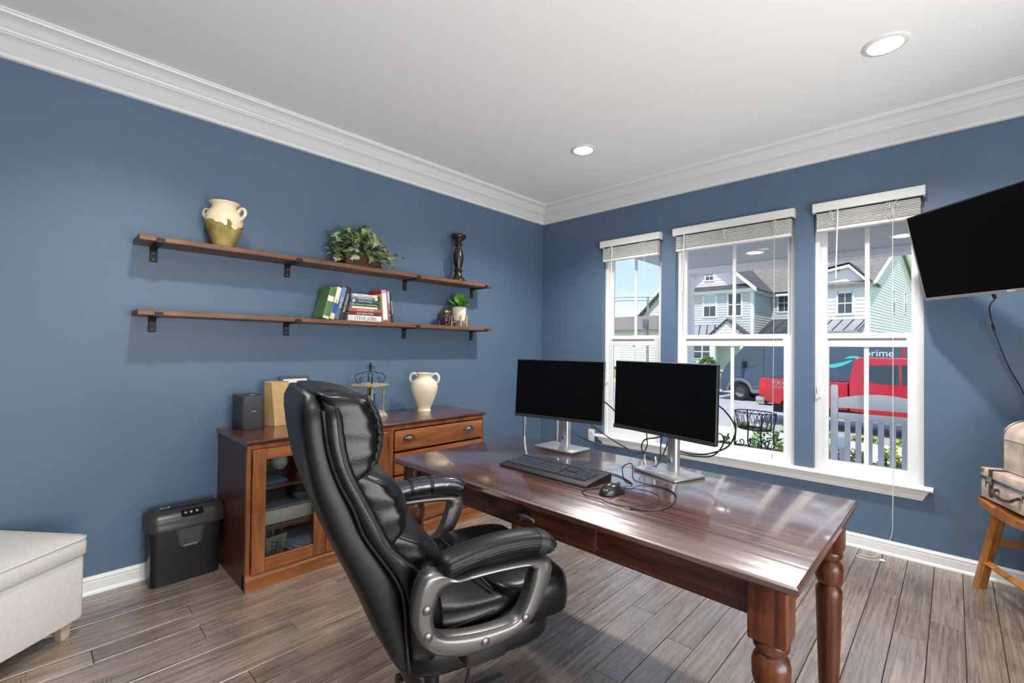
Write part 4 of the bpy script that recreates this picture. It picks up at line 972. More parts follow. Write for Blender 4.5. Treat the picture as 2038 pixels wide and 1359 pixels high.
# ================================================================== LOWER SHELF: BOOKS
def bookmat(c): return mat('cover_%d_%d_%d' % c, rgb(*c), .45)
def book(label, w, h, d, cover, loc, lean=0, flat=False, title=None, tcol=(235, 232, 222), panels=(), group='books on the lower shelf', tsize=None, yaw=0):
    """standing: spine faces +x, thickness w along y, height h, depth d along -x from the spine.  flat: thickness up, spine along y"""
    t = thing('book', label, 'book', loc, yaw, group)
    if lean: t.rotation_euler = (lean, 0, yaw)
    cm = bookmat(cover); c = .0022
    b = NB()
    if not flat:
        box(b, -d, 0, -w/2, -w/2+c, 0, h); box(b, -d, 0, w/2-c, w/2, 0, h)
        loft(b, [[Vector((x, y, z)) for x, y in ((-.002, -w/2), (.0015, -w/2+w*.2), (.002, 0), (.0015, w/2-w*.2), (-.002, w/2), (-.004, w/2-.001), (-.004, -w/2+.001))] for z in (0, h)])
        obj('cover', b, cm, t, 30)
        b = NB(); box(b, -d+.004, -.004, -w/2+c, w/2-c, .003, h-.003); obj('pages', b, 'page', t, 0)
        for z0, z1, pc in panels:
            b = NB(); box(b, .0012, .0028, -w/2+.0008, w/2-.0008, z0*h, z1*h); obj('spine_panel', b, bookmat(pc), t, 0)
        if title: textmesh('title', title, bookmat(tcol), t, tsize or w*.75, (.0032, 0, h*.5), (0, PI/2, 0), .0002)
    else:
        box(b, -d, 0, 0, h, 0, c); box(b, -d, 0, 0, h, w-c, w)
        loft(b, [[Vector((x, y, z)) for x, z in ((-.002, 0), (.0015, w*.2), (.002, w*.5), (.0015, w*.8), (-.002, w), (-.004, w-.001), (-.004, .001))] for y in (0, h)])
        obj('cover', b, cm, t, 30)
        b = NB(); box(b, -d+.004, -.004, .003, h-.003, c, w-c); obj('pages', b, 'page', t, 0)
        for z0, z1, pc in panels:
            b = NB(); box(b, .0012, .0028, z0*h, z1*h, .001, w-.001); obj('spine_panel', b, bookmat(pc), t, 0)
        if title: textmesh('title', title, bookmat(tcol), t, tsize or w*.75, (.0032, h*.5, w*.5), (PI/2, 0, PI/2), .0002)
    return t
lean = math.radians(-14)
bx_ = .185
book('green clothbound book leaning at the left end of the book row', .042, .215, .150, (84, 122, 66), (bx_, -2.428, ZL+.0053), lean, title=None, panels=((.55, .72, (226, 224, 200)), (.0, .08, (210, 214, 176))))
book('white book with a blue spine panel leaning beside the green book', .030, .222, .150, (226, 222, 210), (bx_, -2.386, ZL+.0038), lean, title='THE ART', tcol=(70, 70, 80), panels=((.18, .50, (52, 82, 160)), (0, .15, (222, 198, 170))), tsize=.014)
book('slate blue book leaning third in the row', .030, .228, .150, (76, 106, 124), (bx_, -2.352, ZL+.0038), lean, title='LEADERS', panels=((.55, .98, (104, 136, 184)),), tsize=.018)
book('dark book with cream lettering leaning against the stack', .028, .232, .150, (34, 40, 44), (bx_, -2.318, ZL+.0035), lean, title='CHOOSE CIVIL', tcol=(232, 224, 196), tsize=.020, panels=())
stack = [(.040, .252, (232, 228, 220), 'STEVE JOBS', (72, 76, 88), 'thick white biography lying at the bottom of the stack', ((.04, .12, (190, 206, 222)),)),
         (.024, .240, (112, 34, 38), 'OUTLIERS STORY', (240, 232, 226), 'dark red book lying second from the bottom of the stack', ()),
         (.023, .238, (170, 98, 76), 'In the Heart of Life', (244, 232, 220), 'terracotta book lying third from the bottom of the stack', ()),
         (.014, .228, (226, 224, 204), None, (0, 0, 0), 'thin cream book lying in the middle of the stack', ((.0, .08, (70, 100, 140)), (.93, 1, (50, 60, 70)))),
         (.026, .226, (52, 62, 58), 'The Making of a Small Nation', (222, 220, 196), 'dark green book lying above the thin cream book', ((.0, .12, (80, 112, 132)),)),
         (.020, .220, (62, 82, 98), 'Good Company', (214, 220, 226), 'navy book lying third from the top of the stack', ((.07, .15, (222, 196, 196)),)),
         (.020, .206, (108, 132, 136), 'Second Winds', (214, 222, 220), 'grey teal book lying second from the top of the stack', ((.88, .96, (232, 226, 206)),)),
         (.019, .196, (222, 220, 214), 'Of Work and Rest', (196, 130, 120), 'white book lying at the top of the stack', ((0, .08, (140, 172, 206)),))]
z = ZL
for w, h, c, ti, tcl, lb, pn in stack:
    book(lb, w, h, .150, c, (bx_+random.uniform(-.006, .0), -2.268+(.252-h)*.35+random.uniform(-.002, .002), z), 0, True, ti, tcl, pn, tsize=(.034 if w > .03 else .0165), yaw=0); z += w+.0003
lean2 = math.radians(5)
ckb = book('cream and red cookbook standing right of the stack', .036, .232, .165, (232, 214, 186), (bx_+.004, -1.985, ZL+.0016), lean2, panels=((0, .07, (214, 46, 42)), (.07, .90, (244, 232, 222)), (.90, 1, (238, 130, 190))))
book('thin plum and grey paperback standing second from the right end', .016, .225, .150, (196, 190, 188), (bx_, -1.946, ZL+.0008), lean2, title='VENETIA', tcol=(236, 220, 226), tsize=.012, panels=((.25, .62, (140, 48, 92)), (0, .22, (70, 100, 86))))
book('dark green paperback with white lettering at the right end of the row', .016, .222, .150, (48, 58, 52), (bx_, -1.922, ZL+.0008), math.radians(6.5), title='WILD GARDENS', tcol=(232, 232, 226), tsize=.013)
b = NB(); box(b, -.163, -.004, -.0188, -.0178, .205, .231); obj('cover_band', b, bookmat((206, 40, 40)), ckb, 0)
b = NB()
for k in range(6): lathe(b, [(0, 0), (.012, 0)], 10, rotm((-.045+.014*math.cos(k*PI/3), -.0184, .165+.014*math.sin(k*PI/3)), PI/2), False)
obj('cover_flower', b, bookmat((214, 140, 40)), ckb, 0)
# jar
M['red_bits'] = mat('dried_cranberry', rgb(122, 40, 44), .45, var=.3, vscale=40)
jr = thing('glass_jar', 'small glass jar of red potpourri with gold lid', 'jar', (.105, -1.372, ZL))
b = NB(); lathe(b, [(0, .001), (.042, .001), (.046, .006), (.047, .09), (.042, .104), (.038, .110), (.036, .110), (.044, .09), (.043, .008), (0, .005)], 28, None, False); obj('jar_body', b, 'cglass', jr, 50)
b = NB(); lathe(b, [(0, .1105), (.040, .1105), (.041, .114), (.041, .128), (.038, .131), (0, .131)], 28, None, False); obj('lid', b, mat('brass_lid', rgb(176, 134, 72), .35, .8), jr, 40)
b = NB(); rn = random.Random(3)
for q in range(95):
    a = rn.uniform(0, 2*PI); r_ = .034*math.sqrt(rn.random()); p = Vector((r_*math.cos(a), r_*math.sin(a), rn.uniform(.014, .092)))
    bmesh.ops.create_icosphere(b, subdivisions=1, radius=rn.uniform(.006, .0095), matrix=Matrix.Translation(p) @ Matrix.Diagonal((1, rn.uniform(.7, 1.1), rn.uniform(.7, 1), 1)))
o = obj('potpourri', b, 'red_bits', jr, 60); o['kind'] = 'stuff'
# small plant on stand
sp_ = thing('small_potted_plant', 'bright green leafy plant in a white ribbed pot on wooden stand', 'plant', (.11, -1.232, ZL), math.radians(20))
b = NB(); n = 36; rings = []
for r_, z_ in ((.001, .046), (.038, .046), (.046, .052), (.055, .085), (.060, .13), (.062, .165), (.059, .166), (.055, .13), (.001, .12)):
    rings.append([Vector((r_*(1+.018*math.cos(i*PI))*math.cos(2*PI*i/n), r_*(1+.018*math.cos(i*PI))*math.sin(2*PI*i/n), z_)) for i in range(n)])
loft(b, rings); obj('pot', b, mat('ribbed_white_ceramic', rgb(226, 218, 200), .6, var=.12, vscale=50), sp_, 25)
b = NB()
for a in (PI/4, 3*PI/4): box(b, -.066, .066, -.005, .005, .036, .045, .001, 1, Matrix.Rotation(a, 4, 'Z'))
obj('cross_brace', b, 'bamboo', sp_, 30)
for k in range(4):
    a = PI/4+k*PI/2; b = NB(); box(b, .062, .073, -.0055, .0055, .0, .098, .001, 1, Matrix.Rotation(a, 4, 'Z')); obj('stand_leg', b, 'bamboo', sp_, 30)
OV = [(0, 0), (.12, -.12), (.32, -.33), (.60, -.42), (.86, -.28), (1, 0), (.86, .28), (.60, .42), (.32, .33), (.12, .12)]
gm = [leafdata(leafmat('lime_leaf', rgb(96, 160, 40)), 'g', OV, 1.2), leafdata(leafmat('green_leaf', rgb(58, 122, 34)), 'h', OV, .8)]
rn = random.Random(11); b = NB()
for q in range(15):
    a = q*2.4; e = rn.uniform(.35, 1.25) if q > 3 else 1.35
    d = Vector((math.cos(a)*math.cos(e), math.sin(a)*math.cos(e), math.sin(e)))
    p = Vector((.012*math.cos(a), .012*math.sin(a), .16)) + d*.028
    put_leaf(gm[q % 2], sp_, p, d + Vector((0, 0, -.25)), (-d.x*.6, -d.y*.6, 1), rn.uniform(.078, .10))
    tube(b, [(0, 0, .12), p], .002, 5)
obj('stems', b, leafmat('pale_stem', rgb(120, 160, 80)), sp_, 60)

# ================================================================== ON THE CABINETS
CT = .778
sk = thing('smart_speaker', 'dark grey rectangular wireless speaker at the left cabinet end', 'speaker', (.125, -2.862, CT), math.radians(6))
b = NB(); loft(b, [sell(0, 0, .078, .064, .001, 5, 40), sell(0, 0, .080, .066, .005, 5, 40), sell(0, 0, .080, .066, .196, 5, 40), sell(0, 0, .077, .063, .199, 5, 40)]); obj('body', b, mat('graphite_mesh', rgb(70, 72, 76), .45, .3, bump=.3, bscale=600), sk, 40)
b = NB(); loft(b, [sell(0, 0, .074, .060, .1995, 5, 40), sell(0, 0, .070, .056, .2015, 5, 40)]); tp = obj('top_panel', b, mat('dark_brown_top', rgb(52, 46, 42), .3), sk, 40)
b = NB(); box(b, .058, .066, -.012, .012, .2015, .2025); obj('indicator', b, 'white', tp, 0)
b = NB(); box(b, .0795, .081, -.013, .013, .102, .108, 0, 1, Matrix.Rotation(.0, 4, 'X')); obj('badge', b, 'alu', sk, 0)
fv = thing('faceted_vase', 'tan and cream faceted vase beside the dark speaker', 'vase', (.125, -2.700, CT), math.radians(22))
b = NB(); R4 = lambda r, z, a0: [Vector((r*math.cos(a0+PI/2*k), r*math.sin(a0+PI/2*k), z)) for k in range(4)]
def oct_(w, z, ch): 
    return [Vector(p) for p in ((w, -ch, z), (w, ch, z), (ch, w, z), (-ch, w, z), (-w, ch, z), (-w, -ch, z), (-ch, -w, z), (ch, -w, z))]
loft(b, [oct_(.050, .001, .047), oct_(.051, .004, .046), oct_(.066, .264, .030), oct_(.067, .268, .030), oct_(.062, .268, .028), oct_(.058, .20, .03)], True); obj('body', b, mat('tan_glazed_clay', rgb(206, 170, 118), .32, var=.12, vscale=9), fv, 20)
pf = thing('picture_frame', 'dark framed picture standing behind the office chair top', 'picture frame', (.085, -2.545, CT+.003), math.radians(8))
tl = rotm((0, 0, 0), 0, math.radians(-13), 0)
b = NB(); 
for y0, y1, z0, z1 in ((-.10, -.082, 0, .297), (.082, .10, 0, .297), (-.082, .082, 0, .018), (-.082, .082, .279, .297)): box(b, -.006, .006, y0, y1, z0, z1, .001, 1, tl)
obj('frame', b, mat('slate_frame', rgb(66, 72, 80), .4), pf, 30)
b = NB(); box(b, .0, .003, -.083, .083, .017, .28, 0, 1, tl); obj('mat_board', b, mat('cream_mat', rgb(222, 216, 200), .8), pf, 0)
b = NB(); box(b, .003, .0036, -.05, .05, .06, .215, 0, 1, tl); obj('picture', b, mat('grey_print', rgb(120, 124, 128), .6, var=.4, vscale=20), pf, 0)
b = NB(); box(b, -.004, .0, -.02, .02, .0, .20, 0, 1, rotm((-.004, 0, .20), 0, math.radians(18)) @ Matrix.Translation((0, 0, -.20))); obj('easel_back', b, 'blackp', pf, 0)
# lantern
ln_ = thing('candle_lantern', 'weathered square lantern with black scrolled wire top', 'lantern', (.215, -2.115, CT), math.radians(24))
M['weather'] = mat('weathered_zinc', rgb(168, 156, 132), .55, .2, var=.25, vscale=22)
b = NB(); loft(b, [[Vector((sx*w, sy*w, z)) for sx, sy in ((-1, -1), (1, -1), (1, 1), (-1, 1))] for w, z in ((.088, .0), (.088, .010), (.074, .030), (.072, .044), (.066, .046))]); obj('base', b, 'weather', ln_, 20)
for sx in (-1, 1):
    for sy in (-1, 1):
        b = NB(); box(b, sx*.064-.006, sx*.064+.006, sy*.064-.006, sy*.064+.006, .044, .214, .001); obj('corner_post', b, 'weather', ln_, 30)
b = NB(); loft(b, [[Vector((sx*w, sy*w, z)) for sx, sy in ((-1, -1), (1, -1), (1, 1), (-1, 1))] for w, z in ((.080, .212), (.090, .217), (.090, .229), (.084, .232), (.02, .242))]); obj('roof', b, 'weather', ln_, 20)
for k in range(4):
    a = k*PI/2+PI/4; dx_, dy_ = math.cos(a), math.sin(a)
    P = lambda r, z: (r*dx_, r*dy_, z)
    b = NB()
    tube(b, catmull([P(.058, .262), P(.052, .27), P(.058, .277), P(.068, .272), P(.070, .258), P(.060, .243), P(.080, .240), P(.098, .262), P(.098, .288), P(.078, .305), P(.046, .308), P(.044, .314), P(.028, .316), P(.012, .326), P(.006, .345)], 6), .0030, 6)
    tube(b, catmull([P(.004, .34), P(.012, .356), P(.026, .357), P(.030, .347), P(.022, .340), P(.016, .345)], 5), .0026, 6)
    obj('scroll', b, 'steel', ln_, 60)
b = NB(); lathe(b, [(0, .33), (.007, .335), (.004, .345), (.008, .36), (.011, .368), (.006, .378), (0, .38)], 12, None, False); obj('finial', b, 'steel', ln_, 50)
b = NB(); lathe(b, [(.034, .047), (.034, .16), (.0325, .16), (.0325, .047)], 24, None, False); obj('glass_chimney', b, 'cglass', ln_, 60)
b = NB(); lathe(b, [(0, .046), (.02, .046), (.02, .125), (.018, .128), (0, .127)], 20, None, False); tube(b, [(0, 0, .127), (.001, 0, .138)], .0012, 5); obj('candle', b, mat('candle_wax', rgb(226, 218, 196), .5), ln_, 50)
b = NB(); box(b, -.004, .004, -.008, .008, .15, .212); obj('hanging_hook', b, 'steel', ln_, 0)
# urn
un = thing('two_handled_urn', 'matte cream two handled urn at the corner end of the cabinet', 'urn', (.215, -1.655, CT), math.radians(40))
b = NB(); lathe(b, [(0, 0), (.050, 0), (.052, .008), (.048, .016), (.046, .022), (.060, .052), (.080, .100), (.096, .150), (.102, .185), (.098, .215), (.082, .240), (.062, .254), (.052, .262), (.050, .272), (.054, .282), (.060, .288), (.060, .294), (.052, .296), (.044, .282), (.044, .262), (.07, .23), (.085, .18), (.05, .04), (0, .03)], 40, None, False); obj('pot', b, 'cream', un, 60)
for s in (-1, 1):
    b = NB(); tube(b, catmull([(s*.052, 0, .268), (s*.070, 0, .286), (s*.094, 0, .288), (s*.110, 0, .270), (s*.112, 0, .246), (s*.102, 0, .224), (s*.090, 0, .222)], 6), .0095, 8); obj('handle', b, 'cream', un, 60)

# ================================================================== INSIDE THE GLASS DOOR CABINET
Z1, Z2, Z0 = .5135, .2885, .1055
g = thing('desk_globe', 'small white globe ornament on the top cabinet shelf', 'globe', (.33, YA+.235, Z1))
b = NB(); lathe(b, [(0, 0), (.035, 0), (.033, .008), (.008, .014), (.007, .04), (0, .045)], 20, None, False); obj('foot', b, 'bronze', g, 50)
b = NB(); bmesh.ops.create_uvsphere(b, u_segments=24, v_segments=14, radius=.045, matrix=Matrix.Translation((0, 0, .085))); obj('ball', b, mat('grey_globe', rgb(176, 180, 186), .4, var=.3, vscale=25), g, 60)
b = NB(); tube(b, [Vector((0, .05*math.sin(t), .085-.05*math.cos(t))) for t in [PI*j/12 for j in range(13)]], .003, 6); obj('meridian', b, 'bronze', g, 60)
o = tag(obj('paper_folder', box(NB(), -.13, .10, -.08, .10, 0, .012, .001), mat('blue_folder', rgb(72, 92, 130), .5), None, 30, (.37, YA+.13, Z1)), 'blue folder lying on the top cabinet shelf', 'folder')
t = thing('storage_box', 'shallow pale grey box on the middle cabinet shelf', 'box', (.30, YA+.22, Z2))
b = NB(); box(b, -.15, .17, -.17, .17, .001, .078, .004, 2); obj('body', b, mat('grey_beige_board', rgb(176, 168, 156), .6, var=.1, vscale=12), t, 30)
b = NB(); box(b, -.153, .173, -.173, .173, .079, .094, .003, 2); obj('lid', b, mat('slate_board', rgb(96, 104, 112), .45), t, 30)
o = tag(obj('small_bowl', lathe(NB(), [(0, 0), (.03, 0), (.045, .02), (.055, .045), (.052, .045), (.04, .02), (0, .008)], 24, None, False), mat('grey_bowl', rgb(90, 96, 104), .3), None, 50, (.40, YA+.33, Z2+.0945)), 'small dark bowl on the grey storage box', 'bowl')
t = thing('pencil_canister', 'square grey canister with a leaf motif full of pencils', 'canister', (.40, YA+.17, Z0), math.radians(10))
b = NB(); loft(b, [[Vector((sx*w, sy*w, z)) for sx, sy in ((-1, -1), (1, -1), (1, 1), (-1, 1))] for w, z in ((.048, 0), (.062, .115), (.058, .115), (.046, .01))]); obj('body', b, mat('grey_green_tin', rgb(112, 118, 106), .5), t, 20)
b = NB()
tube(b, [(.056, 0, .02), (.061, .002, .09)], .0016, 5)
for k in range(6):
    z_ = .03+k*.011; s = 1 if k % 2 else -1
    tube(b, catmull([(.0563+z_*.05, 0, z_), (.0575+z_*.05, s*.018, z_+.012), (.0575+z_*.05, s*.026, z_+.010), (.0575+z_*.05, s*.024, z_+.002)], 4), .0022, 5)
obj('leaf_motif', b, 'blackp', t, 50)
rn = random.Random(2)
for k in range(8):
    x_, y_ = rn.uniform(-.03, .03), rn.uniform(-.035, .035); b = NB(); tube(b, [(x_, y_, .02), (x_*1.4, y_*1.4, rn.uniform(.135, .165))], .004, 6)
    obj('pencil', b, mat('pencil_%d' % (k % 3), [rgb(190, 160, 110), rgb(70, 60, 50), rgb(36, 36, 40)][k % 3], .5), t, 40)
for k in range(4):
    tag(obj('paper_stack', box(NB(), -.12, .13, -.07, .09, 0, .010), mat('paper_%d' % (k % 2), [rgb(214, 216, 220), rgb(150, 166, 196)][k % 2], .7), None, 0, (.35+.01*k, YA+.33, Z0+.0105*k), ), ['bottom sheaf of papers on the cabinet floor', 'pale blue sheaf second in the paper pile on the cabinet floor', 'white sheaf third in the paper pile on the cabinet floor', 'blue sheaf on top of the paper pile on the cabinet floor'][k], 'papers', 'papers in the cabinet').rotation_euler = (0, 0, .12*k)

# ================================================================== OUTSIDE: PORCH
M['conc'] = mat('pale_concrete', rgb(214, 211, 206), .9, var=.05, vscale=3)
M['road'] = mat('worn_asphalt', rgb(168, 168, 168), .95, var=.08, vscale=2)
M['grass'] = mat('lawn_green', rgb(128, 152, 70), .95, var=.25, vscale=9)
M['mulch'] = mat('dark_mulch', rgb(74, 62, 52), .95, var=.4, vscale=20)
M['porchw'] = mat('porch_white', rgb(244, 244, 243), .6)
M['porchc'] = mat('porch_ceiling_paint', rgb(200, 201, 203), .7)
b = NB(); box(b, -.6, 7.5, .13, 2.35, -.32, -.12); struct('porch_floor', b, 'conc')
b = NB(); box(b, .48, 7.5, .13, 2.42, 2.33, 2.45); struct('porch_ceiling', b, 'porchc')
b = NB(); box(b, .48, 7.5, 2.2, 2.42, 2.27, 2.40); struct('porch_beam', b, 'porchw')
b = NB(); box(b, .50, .66, 2.23, 2.39, -.12, 2.27, .01); struct('porch_column', b, 'porchw')
for lx, ly, lb in ((1.628, 1.60, 'round porch ceiling light seen through the middle window'), (2.841, 1.66, 'round porch ceiling light seen through the window by the television')):
    t = thing('porch_light', lb, 'porch light', (lx, ly, 2.33), 0, 'porch ceiling lights')
    b = NB(); lathe(b, [(.075, -.006), (.095, -.008), (.102, 0), (.075, 0)], 32, None, False); obj('trim_ring', b, 'white', t, 40)
    b = NB(); lathe(b, [(0, -.005), (.076, -.005)], 32, None, False); obj('lens', b, emission('porch_lens', (1, .98, .95, 1), 12.0), t, 0)
# outer cladding of this house around the windows
M['clad'] = mat('white_cladding', rgb(226, 228, 228), .6)
b = NB()
for i in range(len(xs)-1):
    if i % 2 == 0: box(b, xs[i], xs[i+1], .131, .15, -.3, H+.25)
    else: box(b, xs[i], xs[i+1], .131, .15, -.3, ZS); box(b, xs[i], xs[i+1], .131, .15, ZT, H+.25)
struct('wall_outside', b, 'clad')
# ground
def slab(name, x0, x1, y0, y1, z0, z1, m, zt=None):
    b = NB(); zt = z1 if zt is None else zt
    v = [Vector(p) for p in ((x0, y0, z0), (x1, y0, z0), (x1, y1, z0), (x0, y1, z0))], [Vector(p) for p in ((x0, y0, z1), (x1, y0, z1), (x1, y1, zt), (x0, y1, zt))]
    loft(b, v); return struct(name, b, m)
slab('planting_bed', -25, 16, 2.35, 5.2, -.9, -.30, 'mulch', -.42)
slab('front_walk', -30, 16, 5.2, 7.5, -.9, -.46, 'conc', -.50)
slab('grass_verge', -35, 18, 7.5, 8.9, -1.2, -.50, 'grass', -.76)
slab('street_kerb', -45, 25, 8.9, 9.05, -1.2, -.76, 'conc')
slab('street', -60, 40, 9.05, 21.5, -1.3, -.88, 'road')
slab('far_kerb', -60, 40, 21.5, 21.7, -1.3, -.74, 'conc')
slab('far_sidewalk', -60, 40, 21.7, 23.2, -1.3, -.70, 'conc')
slab('far_lawn', -60, 40, 23.2, 60, -1.3, -.68, 'grass', .6)

# ================================================================== PORCH CHAIR (its back is towards the window)
M['benchp'] = mat('pale_grey_blue_paint', rgb(226, 232, 238), .55)
bn = thing('porch_chair', 'pale painted slat back porch chair outside the window', 'chair', (2.485, .66, -.12))
BL = .575
for x in (0, BL):
    b = NB(); loft(b, [sell(x, 0, .024, .024, z, 4, 16) for z in (0, 1.10, 1.122)] + [sell(x, 0, .017, .017, 1.13, 4, 16)]); obj('back_post', b, 'benchp', bn, 40)
    b = NB(); box(b, x-.03, x+.03, .44, .50, 0, .62, .006); obj('front_leg', b, 'benchp', bn, 30)
    b = NB(); box(b, x-.045, x+.045, .02, .55, .62, .648, .006); obj('armrest', b, 'benchp', bn, 30)
b = NB(); AR = [(.026+(BL-.052)*i/24, 1.028+.042*math.sin(PI*i/24)) for i in range(25)]
prism(b, AR + [(BL-.026, .955), (.026, .955)], 'Y', -.014, .014); obj('top_rail', b, 'benchp', bn, 30)
b = NB(); box(b, .026, BL-.026, -.014, .014, .862, .916, .003); obj('middle_rail', b, 'benchp', bn, 30)
b = NB(); box(b, .026, BL-.026, -.014, .014, .43, .50, .003); obj('lower_rail', b, 'benchp', bn, 30)
x = .068
while x < BL-.06:
    b = NB(); box(b, x, x+.036, -.007, .007, .50, .862, .002); obj('back_slat', b, 'benchp', bn, 30); x += .0684
for k in range(6):
    b = NB(); box(b, .02, BL-.02, .03+k*.078, .03+k*.078+.064, .43, .45, .003); obj('seat_slat', b, 'benchp', bn, 30)

# ================================================================== WIRE PLANTER STAND
ps = thing('wire_planter_stand', 'black wrought iron wire basket planter on scrolled legs', 'planter', (1.625, 1.62, -.12), math.radians(-20))
RX, RY = .215, .145
E_ = lambda rx, ry, z, n=36: [Vector((rx*math.cos(2*PI*i/n), ry*math.sin(2*PI*i/n), z)) for i in range(n)]
b = NB(); tube(b, E_(RX, RY, .735), .0055, 6, True); obj('top_rim', b, 'steel', ps, 60)
b = NB(); tube(b, E_(RX*.82, RY*.82, .555), .0055, 6, True); tube(b, E_(RX*.84, RY*.84, .60), .003, 6, True); obj('lower_rim', b, 'steel', ps, 60)
N_ = 16
for k in range(N_):
    b = NB(); a0 = 2*PI*k/N_; pts = []
    for i in range(13):
        s = i/12; a = a0 + 2*PI/N_*2*s; h = math.sin(PI*s)**.55; f = .82+.18*h
        pts.append((RX*f*math.cos(a), RY*f*math.sin(a), .555+.18*h))
    tube(b, catmull(pts, 2), .003, 5); obj('basket_hoop', b, 'steel', ps, 60)
b = NB(); 
for k in range(-3, 4): tube(b, [(RX*.8*math.sqrt(max(1-(k/4)**2, 0))*s, RY*.8*k/4, .556) for s in (-1, 1)], .0025, 5)
obj('basket_floor', b, 'steel', ps, 60)
for a in (PI/4, 3*PI/4, 5*PI/4, 7*PI/4):
    d = Vector((math.cos(a)*RX*.78, math.sin(a)*RY*.78, 0)); u_ = d.normalized()
    P = lambda r, z: tuple(d + u_*r + Vector((0, 0, z)))
    b = NB(); tube(b, catmull([P(.02, 0), P(.0, .03), P(.0, .25), P(0, .34), P(.03, .36), P(.045, .40), P(.04, .46), P(.035, .56), P(.055, .66), P(.06, .735)], 5), .0075, 6)
    tube(b, catmull([P(.0, .36), P(-.03, .37), P(-.045, .40), P(-.03, .43), P(-.008, .42), P(-.008, .40), P(-.022, .395)], 5), .006, 6); obj('leg', b, 'steel', ps, 60)
b = NB(); 
for s in (-1, 1): tube(b, [(RX*.55, s*RY*.55, .33), (-RX*.55, s*RY*.55, .33)], .004, 6)
obj('leg_brace', b, 'steel', ps, 60)

# ================================================================== PLANTS IN THE BED
def shrub(label, loc, rx, rz, n, cols, ls, seed, cat='shrub', name='garden_shrub', group='shrubs in the planting bed', long=False):
    t = thing(name, label, cat, loc, 0, group); rn = random.Random(seed)
    for ci, c in enumerate(cols):
        b = NB()
        for q in range(n//len(cols)):
            a = rn.uniform(0, 2*PI); e = rn.uniform(-.1, 1)
            r = rx*rn.uniform(.55, 1.0)*math.sqrt(max(1-e*e, .05)); p = Vector((r*math.cos(a), r*math.sin(a), rz*(.12+.88*max(e, 0)*rn.uniform(.7, 1.05))))
            d = Vector((math.cos(a)+rn.uniform(-.6, .6), math.sin(a)+rn.uniform(-.6, .6), rn.uniform(-.3, .9))).normalized()
            w = d.cross(Vector((rn.uniform(-1, 1), rn.uniform(-1, 1), 1))).normalized()
            s = ls*rn.uniform(.7, 1.3); up = d.cross(w)*.15*s
            v = [b.verts.new(p), b.verts.new(p+d*s*.5+w*s*.32+up), b.verts.new(p+d*s), b.verts.new(p+d*s*.5-w*s*.32+up)]
            b.faces.new(v)
        o = obj('foliage', b, leafmat('shrub_leaf_%s_%d' % (name, hash(c) % 9999), c), t, 0); o['kind'] = 'stuff'
    b = NB()
    for k in range(5):
        a = 2*PI*k/5; tube(b, [(.01*math.cos(a), .01*math.sin(a), -.03), (rx*.5*math.cos(a), rx*.5*math.sin(a), rz*.6)], .006, 5)
    obj('stems', b, leafmat('shrub_stem', rgb(92, 76, 48)), t, 40)
    return t
YG = [rgb(210, 212, 78), rgb(172, 194, 66), rgb(222, 208, 108)]
GR = [rgb(84, 138, 52), rgb(116, 160, 66)]
SH = [('yellow green shrub behind the chair post beyond the window', 2.04, 3.70, .11, .42, YG), ('yellow green shrub behind the left porch chair slats', 2.30, 3.30, .11, .40, YG), ('golden leaved shrub behind the right porch chair slats', 2.60, 3.68, .11, .42, YG), ('low golden shrub at the right edge of the porch chair view', 2.86, 3.28, .11, .38, YG),
      ('low golden shrub under the wire planter', 1.18, 2.85, .13, .30, YG), ('yellow green shrub right of the wire planter', 1.57, 3.30, .15, .42, YG), ('dark leaved shrub left of the wire planter', .80, 3.3, .14, .34, GR), ('broad green shrub behind the wire planter', 1.10, 4.0, .24, .45, GR)]
for i, (lb, x, y, rx, rz, cols) in enumerate(SH): shrub(lb, (x, y, -.34), rx, rz, 420, cols, .062, 20+i)
for i, (x, y, lb) in enumerate(((1.78, 4.1, 'spiky green iris clump at the right of the middle window'), (2.95, 4.0, 'spiky green iris clump beyond the right porch chair slats'))):
    t = thing('iris_clump', lb, 'plant', (x, y, -.36), 0, 'iris clumps in the planting bed'); rn = random.Random(40+i)
    for k in range(18):
        a = rn.uniform(0, 2*PI); L = rn.uniform(.42, .72); sp = rn.uniform(.08, .45)
        d = Vector((math.cos(a), math.sin(a), 0)); w = Vector((-d.y, d.x, 0))
        b = NB(); pts = [d*.02*rn.random() + d*sp*L*s*s + Vector((0, 0, L*(s-.18*s*s*sp*2))) for s in [j/5 for j in range(6)]]
        V = [(b.verts.new(p+w*.019*(1-s)**.6), b.verts.new(p-w*.019*(1-s)**.6)) for p, s in zip(pts, [j/5.05 for j in range(6)])]
        for q in range(5): b.faces.new((V[q][0], V[q][1], V[q+1][1], V[q+1][0]))
        obj('blade_leaf', b, leafmat('iris_leaf', rgb(96, 150, 62)), t, 60)
for i, (x, y) in enumerate(((-.6, 8.3), (.5, 8.35), (1.15, 8.3), (1.80, 8.4), (2.48, 8.3))):
    shrub(['low plant along the kerb behind the wire planter', 'low plant along the kerb beside the porch chair post', 'low plant along the kerb behind the first porch chair slats', 'low plant along the kerb behind the middle porch chair slats', 'low plant along the kerb behind the right porch chair slats'][i], (x, y, -.70), .24, .20, 200, [rgb(146, 168, 78), rgb(170, 180, 96)], .10, 60+i, name='verge_plant', group='plants along the verge')

